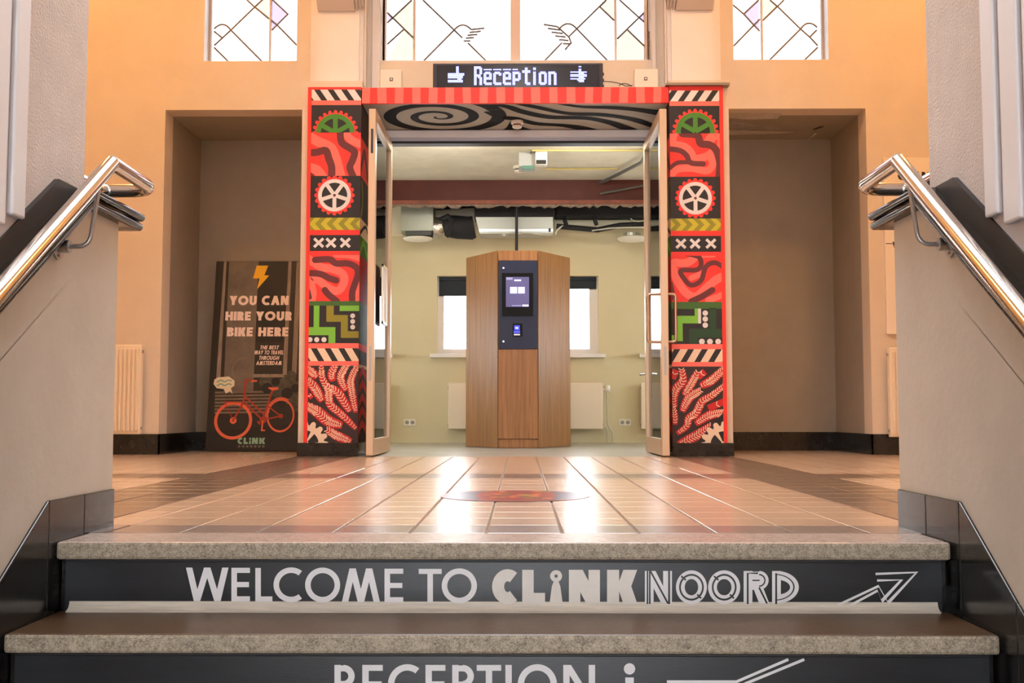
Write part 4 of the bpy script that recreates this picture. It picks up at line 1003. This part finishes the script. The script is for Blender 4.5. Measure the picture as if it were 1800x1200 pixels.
def head(f):
    for s_, a, b_, y1, y0 in (('YOU CAN', 163, 515, 238, 295), ('HIRE YOUR', 140, 536, 335, 390), ('BIKE HERE', 152, 518, 432, 487)):
        (u0, v0), (u1, v1) = PZ(a, y0), PZ(b_, y1); text_line(f, s_, u0, u1, v0, v1, 4, .27, 3, gap=.1)
pf('headline', head)
def sub(f):
    for s_, a, b_, y1, y0 in (('THE BEST', 350, 462, 543, 566), ('WAY TO TRAVEL', 318, 492, 573, 597), ('THROUGH', 345, 465, 606, 630), ('AMSTERDAM', 330, 482, 637, 661)):
        (u0, v0), (u1, v1) = PZ(a, y0), PZ(b_, y1); text_line(f, s_, u0, u1, v0, v1, 4, .2, 3, slant=.2, gap=.1)
pf('subheading', sub)
KP = PWD / 548
def bike(f):
    def C(a, b_, r0, r1, m, l=4, ys=1.0):
        u, v = PZ(a, b_); f.ring(u, v, r0 * KP, r1 * KP, m, l, ys=ys)
    f.part('front_wheel'); C(203, 992, 94, 112, 6); f.part('front_hub'); C(203, 992, 6, 20, 6)
    f.part('rear_wheel')
    u, v = PZ(485, 962); f.ring(u, v, 72 * KP, 82 * KP, 6, 4, ys=1.22)
    f.part('mudguard'); u, v = PZ(485, 962); f.ring(u, v, 84 * KP, 90 * KP, 6, 4, 60, 185, ys=1.2)
    f.part('rear_hub'); C(487, 965, 0, 14, 7); f.part('bicycle_frame')
    def Lm(p, w, m, l=5): f.ribbon(PP(p), w * KP, m, l, smooth=False, round_=True)
    for a in range(0, 360, 24):
        u, v = PZ(203, 992); f.ribbon([(u + 20 * KP * math.cos(math.radians(a)), v + 20 * KP * math.sin(math.radians(a))), (u + 94 * KP * math.cos(math.radians(a)), v + 94 * KP * math.sin(math.radians(a)))], 1.6, 0, 3, smooth=False) if 0 else None
    Lm([(268, 825), (262, 880), (205, 990)], 11, 7); Lm([(272, 760), (266, 850)], 12, 7); Lm([(272, 850), (385, 955)], 11, 7); Lm([(262, 880), (375, 985)], 11, 7)
    Lm([(432, 815), (380, 985)], 11, 7); Lm([(385, 988), (487, 965)], 9, 7); Lm([(405, 905), (487, 965)], 8, 7); Lm([(262, 765), (280, 750), (335, 758)], 9, 7); Lm([(310, 757), (335, 757)], 11, 6)
    Lm([(145, 880), (262, 885)], 5, 7); Lm([(150, 885), (200, 985)], 5, 7); Lm([(380, 990), (375, 1050)], 9, 6); Lm([(375, 1050), (392, 1050)], 8, 6); Lm([(352, 1000), (362, 1010)], 12, 7); C(382, 988, 0, 20, 7)
    f.poly(PP([(405, 795), (470, 795), (465, 808), (435, 815), (415, 806)]), 6, 6)
    f.part('drawn_arc'); u, v = PZ(262, 690); f.ring(u, v, 70 * KP, 73 * KP, 1, 3, 90, 225)
pf('orange_bicycle', bike)
def bub(f):
    f.poly(PP([(105, 735), (170, 730), (205, 755), (205, 785), (180, 803), (160, 806), (150, 806), (100, 800), (80, 775), (85, 748)]), 9, 4)
    f.poly(PP([(140, 800), (185, 800), (195, 835), (180, 818), (155, 832)]), 9, 4)
    for y_ in (758, 780): f.ribbon(PP([(100, y_ + 6), (125, y_ - 6), (145, y_ + 4), (170, y_ - 6), (188, y_)]), 8 * KP, 8, 5)
pf('speech_bubble', bub)
def logo(f):
    for c, a, b_ in (('C', 232, 262), ('L', 268, 295), ('N', 318, 355), ('K', 362, 398)):
        (u0, v0), (u1, v1) = PZ(a, 1130), PZ(b_, 1093); letter(f, c, u0, u1, v0, v1, 8, .34, 4)
    f.poly(PP([(300, 1130), (314, 1130), (310, 1107), (304, 1107)]), 8, 4); u, v = PZ(307, 1099); f.circle(u, v, 6 * KP, 8, 4)
    for k in range(7): f.poly(PP([(236 + 24 * k, 1150), (250 + 24 * k, 1150), (250 + 24 * k, 1138), (236 + 24 * k, 1138)]), 0, 4)
pf('logo', logo)

# ---------------- kiosk
KY, KS = 10.42, 10.92
KW0, KW1 = .192, .52
kz = onY(908, 440, KY).z
OAK = woodmat('oak_veneer', (122, 80, 40), (176, 124, 68), .4); OAK2 = woodmat('oak_veneer_lifted', (144, 93, 48), (196, 136, 76), .4)  # front is the same oak, colour lightened to offset weak light there
kx = (onY(875, 500, KY).x + onY(946, 500, KY).x) / 2
kio = thing('check_in_kiosk', (kx, KY + .3, 0), 'tall oak check-in kiosk with angled sides and a blue screen panel', 'kiosk')
def kp(poly, z0, z1, nm, m, par=kio, **k): return B().prism([(kx + a, b_) for a, b_ in poly], z0, z1, 'z').build(nm, m, par, **k)
kp([(-KW0, KY + .03), (KW0, KY + .03), (KW1, KS + .01), (KW1, 11.78), (-KW1, 11.78), (-KW1, KS + .01)], .002, kz - .02, 'core', OAK)
kp([(-KW0 - .004, KY), (-KW0 - .004, KY + .04), (-KW1, KS + .03), (-KW1 - .008, KS)], .002, kz, 'left_panel', OAK, bevel=.003)
kp([(KW0 + .004, KY), (KW0 + .004, KY + .04), (KW1, KS + .03), (KW1 + .008, KS)], .002, kz, 'right_panel', OAK, bevel=.003)
bz0, bz1 = onY(908, 613, KY).z, onY(908, 458, KY).z; kk = onY(908, 771, KY).z
kp([(-KW0, KY + .004), (KW0, KY + .004), (KW0, KY + .03), (-KW0, KY + .03)], bz1 + .002, kz, 'top_fascia', OAK2, bevel=.002)
kp([(-KW0, KY + .004), (KW0, KY + .004), (KW0, KY + .03), (-KW0, KY + .03)], kk, bz0 - .003, 'lower_door', OAK2, bevel=.002)
kp([(-KW0, KY + .014), (KW0, KY + .014), (KW0, KY + .03), (-KW0, KY + .03)], .002, kk - .006, 'kick_plate', OAK2, bevel=.002)
bp_ = kp([(-KW0 + .008, KY - .004), (KW0 - .008, KY - .004), (KW0 - .008, KY + .03), (-KW0 + .008, KY + .03)], bz0, bz1, 'blue_panel', mat('navy_panel', (26, 36, 74), .45, var=.06, scale=4), bevel=.002)
def kbx(pa, pb2, ya, yb2, d0, d1, nm, m, par): # rectangle given by its corners on the panel front
    a = onY(pa, ya, KY); c_ = onY(pb2, yb2, KY); return B().box(a.x, c_.x, KY - .004 - d1, KY - .004 - d0, c_.z, a.z).build(nm, m, par, bevel=.002)
tb = kbx(882.5, 937, 480, 555, 0, .016, 'tablet', mat('tablet_black', (10, 10, 12), .45, spec=.2), bp_)
SCR = mat('screen_lavender', (96, 92, 142), emit=.55); SCW = mat('screen_white', (200, 200, 255), emit=.95); SCB = mat('screen_blue', (70, 80, 235), emit=1.1)
def ks(rects, nm, mats, par, d):
    f = Flat(lambda a, c_: onY(a, c_, KY) + Vector((0, -.004 - d, 0)))
    for r_ in rects: f.rect(*r_)
    return f.build(nm, mats, par, (0, -1, 0), .0005)
ks([(889.3, 930, 487, 539.5, 0, 0), (896.5, 909, 504.5, 516, 1, 1), (910.5, 922.5, 504.5, 516, 1, 1), (890, 901, 488, 492, 2, 1), (904, 916, 491.5, 494.5, 1, 1), (900, 916, 536.5, 538.2, 2, 1), (918, 929, 535.5, 538.8, 1, 1),
    (900.5, 905, 507, 511.5, 3, 2), (914, 919, 507, 511.5, 3, 2)], 'tablet_screen', [SCR, SCW, mat('screen_pale', (150, 148, 190), emit=.8), mat('screen_icon', (235, 235, 255), emit=1.1)], bp_, .0165)
rd = kbx(901.5, 918, 569, 591, 0, .02, 'card_reader', mat('tablet_black', (14, 14, 16)), bp_)
ks([(904, 913.5, 572, 580.5, 0, 0), (903, 914, 581.5, 585.5, 0, 0), (906, 911, 575, 578, 1, 1), (903.5, 914, 587, 589.5, 2, 0)], 'reader_display', [SCB, SCW, STEELR], bp_, .0205)
for py in (471, 600): v_ = onY(885, py, KY); B().disc((v_.x, KY - .006, v_.z), .008, 'y', .006, 12).build('lock', STEEL, bp_)
# cable to ceiling, bracket on top
b = B(); cx_ = onY(908, 430, 11.70).x
cbl = B().tube([(cx_, 11.70, kz - .02), (cx_, 11.70, 3.05)], .016, 10).build('cable_pole', BLACK, kio, smooth=True)
B().box(kx + .40, kx + .47, 10.97, 11.05, kz - .02, kz + .01).build('top_catch', BLACK, kio)

# ---------------- radiators
def radiator(name, x0, x1, y, z0, z1, label, ribs=True, group=None, valve=0):
    r_ = thing(name, ((x0 + x1) / 2, y + .05, 0), label, 'radiator', group)
    B().box(x0, x1, y + .012, y + .07, z0, z1).build('body', RADW, r_, bevel=.006)
    if ribs:
        k = 0; x = x0 + .02
        rb = []
        while x < x1 - .03: rb.append(x); x += .034
        for x in rb: B().box(x, x + .022, y, y + .014, z0 + .025, z1 - .03).build('rib', RADW, r_, bevel=.005)
    else: B().box(x0 + .004, x1 - .004, y + .006, y + .014, z0 + .004, z1 - .004).build('front_plate', RADW, r_, bevel=.004)
    g = B().box(x0 + .004, x1 - .004, y + .02, y + .06, z1, z1 + .006).build('top_grille', RADW, r_)
    for zz in (z0 + .05, z1 - .05): 
        for xe in ((x0 - .008, x0), (x1, x1 + .008)): B().tube([(xe[0], y + .04, zz), (xe[1], y + .04, zz)], .013, 10).build('end_plug', STEELR, r_)
    for xx in (x0 + .15, x1 - .15): B().box(xx, xx + .04, y + .07, y + .10, z0 + .05, z1 - .05).build('bracket', RADW, r_)
    if valve:
        xv = x1 + .05
        B().tube([(x1, y + .04, z1 - .07), (xv, y + .04, z1 - .07)], .012, 10).build('pipe', WHITE, r_)
        B().lathe((xv + .005, y + .04, z1 - .10), [(.02, 0), (.03, .01), (.034, .05), (.026, .075), (.01, .08)], 14).build('thermostat_head', WHITE, r_, smooth=True)
        B().tube([(xv, y + .04, z1 - .1), (xv, y + .04, z0 + .08), (xv + .02, y + .04, z0 + .02), (xv + .06, y + .04, z0 - .04), (xv + .065, y + .04, .01)], .009, 8).build('pipe', mat('pipe_grey', (200, 196, 176), .4), r_, smooth=True)
        B().tube([(x1, y + .04, z0 + .03), (xv - .01, y + .04, z0 + .01), (xv, y + .04, z0 - .04), (xv, y + .04, .01)], .009, 8).build('pipe', MATS['pipe_grey'], r_, smooth=True)
    return r_
yr_ = YW_ - .105
def rz(px, py, y): return onY(px, py, y)
radiator('panel_radiator', onY(70, 680, yr_).x, onY(246, 680, yr_).x, yr_, onY(225, 763, yr_).z, onY(225, 606, yr_).z, 'cream ribbed radiator on the wall left of the poster alcove', True, 'landing radiators')
radiator('panel_radiator', onY(1565, 680, yr_).x, onY(1740, 680, yr_).x, yr_, onY(1572, 768, yr_).z, onY(1572, 611, yr_).z, 'cream radiator under the white wall sign at the right', True, 'landing radiators')
yq = YB - .11
radiator('flat_radiator', onY(788, 700, yq).x, onY(1060, 700, yq).x, yq, onY(900, 754, yq).z, onY(900, 673, yq).z, 'wide flat white radiator behind the oak kiosk', False, 'far room radiators', 1)
radiator('flat_radiator', onY(560, 700, yq).x, onY(676, 700, yq).x, yq, onY(900, 754, yq).z, onY(900, 673, yq).z, 'flat white radiator seen through the left glass door', False, 'far room radiators')
radiator('flat_radiator', onY(1127, 700, yq).x, onY(1250, 700, yq).x, yq, onY(900, 754, yq).z, onY(900, 673, yq).z, 'flat white radiator seen through the right glass door', False, 'far room radiators')
# ---------------- sockets on the far wall
for a, b_, nm in ((710, 731, 'left'), (1088, 1109, 'right')):
    x0, x1 = onY(a, 742, YB).x, onY(b_, 742, YB).x; z0, z1 = onY(a, 748, YB).z, onY(a, 736.5, YB).z
    s_ = thing('double_socket', ((x0 + x1) / 2, YB, z0), 'white double socket low on the far wall, %s of the kiosk' % nm, 'socket', 'far wall sockets')
    B().box(x0, x1, YB - .012, YB - .001, z0, z1).build('plate', WHITE, s_, bevel=.002)
    for k in (0, 1):
        cxs = x0 + (x1 - x0) * (.27 + .46 * k); B().disc((cxs, YB - .014, (z0 + z1) / 2), .022, 'y', .004, 16).build('insert', mat('socket_grey', (150, 146, 138), .5), s_)

# ---------------- beam, ducts, ceiling services in the far room
REDB = mat('red_lead_steel', (88, 30, 20), .55, var=.15, scale=5); REDB2 = mat('red_lead_pale', (138, 74, 58), .6, var=.25, scale=8)  # bottom flange in a paler red than the web
zb0, zb1 = onY(900, 358, YBM - .05).z, RC
bm_ = thing('steel_beam', (0, YBM, zb0), 'dark red steel beam crossing the ceiling above the kiosk', 'beam')
B().box(-RX, RX, YBM, YBM + .02, zb0 + .015, zb1).build('web', REDB, bm_)
B().box(-RX, RX, YBM - .05, YBM + .08, zb0, zb0 + .04).build('bottom_flange', REDB2, bm_)
b = B(); vs = []
for i in range(70):
    x = -1.4 + 2.8 * i / 69; vs.append((x, zb0 - random.uniform(.0, .035)))
b.prism([(-1.4, zb0)] + vs + [(1.4, zb0)], YBM - .02, YBM + .06, 'y'); b.build('mortar_crust', mat('mortar_crust', (150, 130, 112), .9, var=.4, scale=40), bm_)
GALV = mat('galvanised_duct', (176, 180, 168), .35, .5, var=.08, scale=6); FOIL = mat('crumpled_foil', (220, 216, 206), .22, .9, bump=1.0, bscale=35); BINS = mat('black_insulation', (30, 30, 34), .75, bump=.4, bscale=20); UNIT = mat('unit_grey', (172, 174, 166), .35, .3)
YD = 11.85
def dx(px): return onY(px, 390, YD).x
def dz(py): return onY(900, py, YD).z
d1 = thing('ventilation_duct', (dx(733), YD, dz(412)), 'square grey duct box with foil and black sleeves left of the hanging air unit', 'duct')
B().box(dx(704.5), dx(761.5), YD, YD + .3, dz(405), dz(352)).build('box', GALV, d1, bevel=.003)
B().box(dx(712), dx(758), YD + .03, YD + .27, dz(412), dz(405)).build('collar', mat('dark_collar', (80, 82, 80), .4, .4), d1)
B().lathe((dx(733), YD + .12, dz(420.5)), [(.05, 0), (.15, .012), (.168, .028), (.16, .036), (.05, .038)], 32).build('disc_diffuser', WHITE, d1, smooth=True)
d2 = thing('disc_diffuser', (dx(1118), YD, dz(420)), 'round white ceiling disc hanging near the right door', 'diffuser')
B().lathe((dx(1114), YD + .1, dz(422)), [(.05, 0), (.16, .012), (.18, .032), (.17, .042), (.05, .045)], 32).build('disc', WHITE, d2, smooth=True)
B().disc((dx(1112), YD + .1, dz(412)), .10, 'z', .05, 20).build('neck', GALV, d2)
fx = B(); P = [(dx(762), YD + .12, dz(398)), (dx(770), YD + .12, dz(398)), (dx(778), YD + .12, dz(398.5)), (dx(783), YD + .12, dz(399)), (dx(786), YD + .12, dz(399))]
f1 = B().tube(P, [.125, .125, .115, .09, .05], 20).build('foil_duct', FOIL, d1, smooth=True)
wp = B().tube([(dx(764), YD + .28, dz(372)), (dx(833), YD + .28, dz(368))], .075, 20).build('round_duct', mat('white_duct', (214, 210, 196), .4), d1, smooth=True)
ip = B(); P = [(dx(781), YD + .12, dz(393)), (dx(800), YD + .1, dz(396)), (dx(822), YD + .08, dz(398)), (dx(833), YD + .08, dz(396))]
ib = d1
ip.tube(P, [.12, .13, .125, .12], 18).build('sleeve', BINS, ib, smooth=True)
B().tube([(dx(776), YD + .02, dz(385)), (dx(787), YD, dz(380)), (dx(796), YD, dz(388)), (dx(792), YD, dz(405)), (dx(784), YD, dz(415))], .03, 12).build('hose', BINS, ib, smooth=True)
B().tube([(dx(800), YD + .06, dz(413)), (dx(830), YD + .04, dz(414.5)), (dx(834), YD + .04, dz(413)), (dx(835), YD + .04, dz(412))], [.03, .035, .03, .02], 10).build('bundle', BINS, ib, smooth=True)
ac = thing('air_unit', (dx(905), YD, dz(412)), 'long grey air conditioning unit hung under the black void', 'air unit')
ax0, ax1 = dx(836), dx(972)
B().prism([(ax0, dz(382)), (ax1, dz(382)), (ax1 - .0, dz(411)), (ax0 + .045, dz(411))], YD - .02, YD + .3, 'y').build('casing', UNIT, ac)
B().box(ax0 + .04, ax1, YD - .024, YD - .018, dz(407.5), dz(403)).build('bright_strip', mat('bright_strip', (230, 232, 236), .2, .3), ac)
B().box(dx(834), dx(974), YD - .01, YD + .3, dz(382), dz(360)).build('black_cover', BINS, ac)
B().disc((dx(886), YD, dz(414)), .055, 'z', .03, 18).build('drain_cap', UNIT, ac)
B().box(dx(964), dx(968), YD - .03, YD - .015, dz(408), dz(402)).build('clip', BLACK, ac)
bd = thing('black_cable_tray', (dx(1050), YD + .1, dz(385)), 'black insulated pipe run at upper right of the far room', 'pipe')
B().box(dx(976), dx(1160), YD + .05, YD + .28, dz(381), dz(358)).build('pipe_run', BINS, bd, bevel=.03)
for a in (993, 1046): B().tube([(dx(a), YD + .04, dz(380)), (dx(a), YD + .0, dz(388)), (dx(a + 3), YD + .02, dz(395))], .022, 10).build('loop', BINS, bd, smooth=True)
B().tube([(dx(978), YD + .02, dz(397)), (dx(1050), YD, dz(404)), (dx(1090), YD, dz(396)), (dx(1135), YD, dz(394))], .03, 10).build('lower_hose', BINS, bd, smooth=True)
B().tube([(dx(1040), YD - .02, dz(406)), (dx(1070), YD - .03, dz(402)), (dx(1100), YD - .03, dz(400.5)), (dx(1150), YD - .03, dz(400))], .008, 8).build('pale_conduit', mat('pale_conduit', (206, 204, 190), .4), bd, smooth=True)
wpp = B().tube([(dx(976), YD + .18, dz(388)), (dx(1150), YD + .18, dz(388))], .045, 14).build('white_pipe', MATS['pipe_grey'], bd, smooth=True)
for pl in ([(976, 410), (981, 402), (990, 396)], [(977, 413), (980, 405), (987, 399)], [(1108, 384), (1118, 389), (1130, 388), (1140, 383)]):
    B().tube([Vector((onY(a, b_, YD - .05))) for a, b_ in smoothline(pl)], .005, 6).build('loose_wire', mat('wire_white', (220, 216, 200), .4), bd)
B().tube([Vector((onY(a, b_, YD - .03))) for a, b_ in smoothline([(905, 412), (925, 409), (950, 412), (972, 413)])], .005, 6).build('loose_wire', MATS['wire_white'], ac)
pb_ = B().box(dx(680), dx(703), YD + .2, YB - .02, dz(405), dz(352)).build('pale_board', mat('pale_board', (226, 216, 190), .7)); tag(pb_, 'pale board beside the grey duct box in the far corner', 'panel')
# ceiling boxes
def cz(px, py): return onZ(px, py, RC)
jb = thing('ceiling_junction_box', tuple(cz(930, 280)), 'grey junction box with small green board on the old ceiling', 'junction box')
a = onY(912, 270, 10.3); b_ = onY(940, 292, 10.3)
B().box(a.x, b_.x, 10.3, 10.55, b_.z, RC).build('case', mat('grey_plastic', (176, 178, 176), .5), jb, bevel=.004)
B().box(onY(918, 296, 10.29).x, onY(939, 296, 10.29).x, 10.285, 10.31, onY(918, 297, 10.29).z, onY(918, 291, 10.29).z).build('green_board', mat('circuit_green', (84, 128, 112), .4), jb)
B().box(onY(941, 280, 10.25).x, onY(962, 280, 10.25).x, 10.25, 10.34, onY(941, 289, 10.25).z, RC).build('white_module', WHITE, jb, bevel=.003)
B().box(onY(942.5, 280, 10.245).x, onY(960, 280, 10.245).x, 10.244, 10.25, onY(941, 288, 10.245).z, onY(941, 281, 10.245).z).build('module_window', BLACK, jb)
for (pa, za, nm, Yd, lab) in (((909, 232), SZ, 'near', 9.0, 'white smoke detector under the spiral-painted soffit'), ((911, 305), RC, 'far', 10.9, 'white smoke detector on the old ceiling before the red beam')):
    xx = onY(pa[0], pa[1], Yd).x
    s_ = thing('smoke_detector', (xx, Yd, za - .07), lab, 'smoke detector', 'ceiling smoke detectors')
    B().lathe((xx, Yd, za - .03), [(.045, 0), (.052, .006), (.052, .03)], 24).build('base', WHITE, s_, smooth=True)
    B().lathe((xx, Yd, za - .042), [(.036, 0), (.036, .012)], 20).build('vent_ring', mat('detector_red', (120, 50, 44), .5) if nm == 'near' else BLACK, s_)
    B().lathe((xx, Yd, za - .066), [(.02, 0), (.036, .006), (.042, .016), (.04, .024)], 24).build('head', WHITE, s_, smooth=True)
yc = thing('conduit', tuple(cz(1000, 262)), 'thin yellowed conduits running along the old ceiling', 'conduit')
YC_ = mat('yellowed_conduit', (206, 186, 110), .5)
for pl in ([(935, 262), (1130, 262)], [(960, 295), (1085, 294)]): B().tube([cz(*p_) - Vector((0, 0, .0125)) for p_ in pl], .008, 8).build('tube', YC_, yc)
B().tube([cz(935, 262) - Vector((0, 0, .0125)), cz(930, 275) - Vector((0, 0, .0125))], .008, 8).build('tube', mat('dark_pipe', (88, 84, 78), .5), yc)
dp = thing('dark_hose', tuple(cz(1090, 300)), 'dark cable hose crossing the ceiling to the red beam', 'hose')
B().tube([cz(1136, 262) - Vector((0, 0, .04)), cz(1128, 278) - Vector((0, 0, .04)), cz(1090, 298) - Vector((0, 0, .04)), cz(1055, 315) - Vector((0, 0, .04))], .017, 10).build('hose', mat('hose_grey', (92, 90, 86), .5), dp, smooth=True)
B().tube([onY(1055, 340, YBM - .06), onY(1090, 334, YBM - .06), onY(1130, 326, YBM - .06)], .012, 8).build('beam_hose', MATS['hose_grey'], dp, smooth=True)

# ---------------- white information sign on the right wall
ysg = YW_ - .02
def sgx(px): return onY(px, 400, ysg).x
z1 = onY(1600, 277, ysg).z; z0 = onY(1570, 587, ysg).z
ws = thing('wall_sign', ((sgx(1555) + sgx(1668)) / 2, YW_, z0), 'tall white sign panel with black lettering behind the right handrail', 'sign')
B().box(sgx(1555), sgx(1672), ysg, YW_ - .001, z0, z1).build('panel', mat('sign_white', (240, 226, 206), .5), ws, bevel=.002)
f = Flat(lambda a, c_: onY(a, c_, ysg))
for c, a, b_ in (('C', 1578, 1592), ('L', 1596, 1606), ('N', 1620, 1634), ('K', 1637, 1650)): letter(f, c, a, b_, 316, 302, 0, .28)
f.rect(1611, 1615, 306, 316, 0, 1); f.circle(1613, 303.5, 2.2, 0)
f.ribbon([(1557, 428), (1571, 428)], 1.4, 0, 1, smooth=False); f.poly([(1569, 424), (1577, 428), (1570, 432)], 0); f.poly([(1570, 432), (1578, 428), (1571, 436)], 1, 2)
f.build('lettering', [BLACK, mat('arrow_tan', (190, 130, 80), .5)], ws, (0, -1, 0))

# ---------------- round floor decal
dc = thing('floor_decal', (.02, 4.36, 0), 'round dark floor sticker with a red patterned centre on the tiles', 'floor sticker')
f = Flat(lambda x_, y_: (x_, y_, .0012)); DX, DY = onZ(905, 870, 0).x, 4.36
f.circle(DX, DY, .30, 0, 0, 40); f.ring(DX, DY, .285, .30, 2, 1)
f.build('disc', [mat('decal_dark', (84, 84, 104), .3, var=.2, scale=30), RED, mat('decal_pink', (206, 120, 120), .3)], dc, (0, 0, 1), .0003)
f = Flat(lambda x_, y_: (x_, y_, .0014))
f.poly([(DX - .13, DY + .26), (DX + .14, DY + .26), (DX + .17, DY), (DX + .13, DY - .26), (DX - .12, DY - .26), (DX - .16, DY)], 0, 1)
for k in range(60):
    u, v = random.uniform(-.12, .13), random.uniform(-.24, .24); f.circle(DX + u, DY + v, random.uniform(.015, .03), random.choice((1, 2, 3)), 2, 7)
f.build('pattern', [mat('decal_red', (150, 58, 48), .3), mat('decal_orange', (222, 130, 70), .3), mat('decal_green', (110, 120, 60), .3), mat('decal_maroon', (120, 40, 40), .3)], dc, (0, 0, 1), .0003)

# ---------------- lamps (out of the picture above the landing, the stairs and the far room)
def lamp(name, x, y, z, w, colr, rad, label):
    l_ = thing(name, (x, y, z), label, 'lamp', 'ceiling lamps')
    B().lathe((x, y, z + .02), [(.06, 0), (.10, .02), (.10, .05)], 24).build('canopy', WHITE, l_, smooth=True)
    d_ = bpy.data.lights.new(name, 'POINT'); d_.energy = w; d_.color = colr; d_.shadow_soft_size = rad
    o_ = bpy.data.objects.new(name + '_light', d_); COL.objects.link(o_); o_.parent = l_; o_.location = (0, 0, -rad - .02)
lamp('ceiling_lamp', -3.4, 6.4, HC - .08, LAMP_W, LAMP_COL, .14, 'warm ceiling lamp over the left side of the landing')
lamp('ceiling_lamp', 3.4, 6.4, HC - .08, LAMP_W, LAMP_COL, .14, 'warm ceiling lamp over the right side of the landing')
lamp('ceiling_lamp', 0, 0.6, HC - .08, HALL_W, HALL_COL, .2, 'neutral ceiling lamp over the stairs')
lamp('ceiling_lamp', -.6, 9.72, RC - .06, ROOM_W, ROOM_COL, .03, 'small unseen lamp added above the doorway to light the kiosk, left side')  # unseen pair added behind the header to brighten the kiosk front
lamp('ceiling_lamp', .6, 9.72, RC - .06, ROOM_W, ROOM_COL, .03, 'small unseen lamp added above the doorway to light the kiosk, right side')
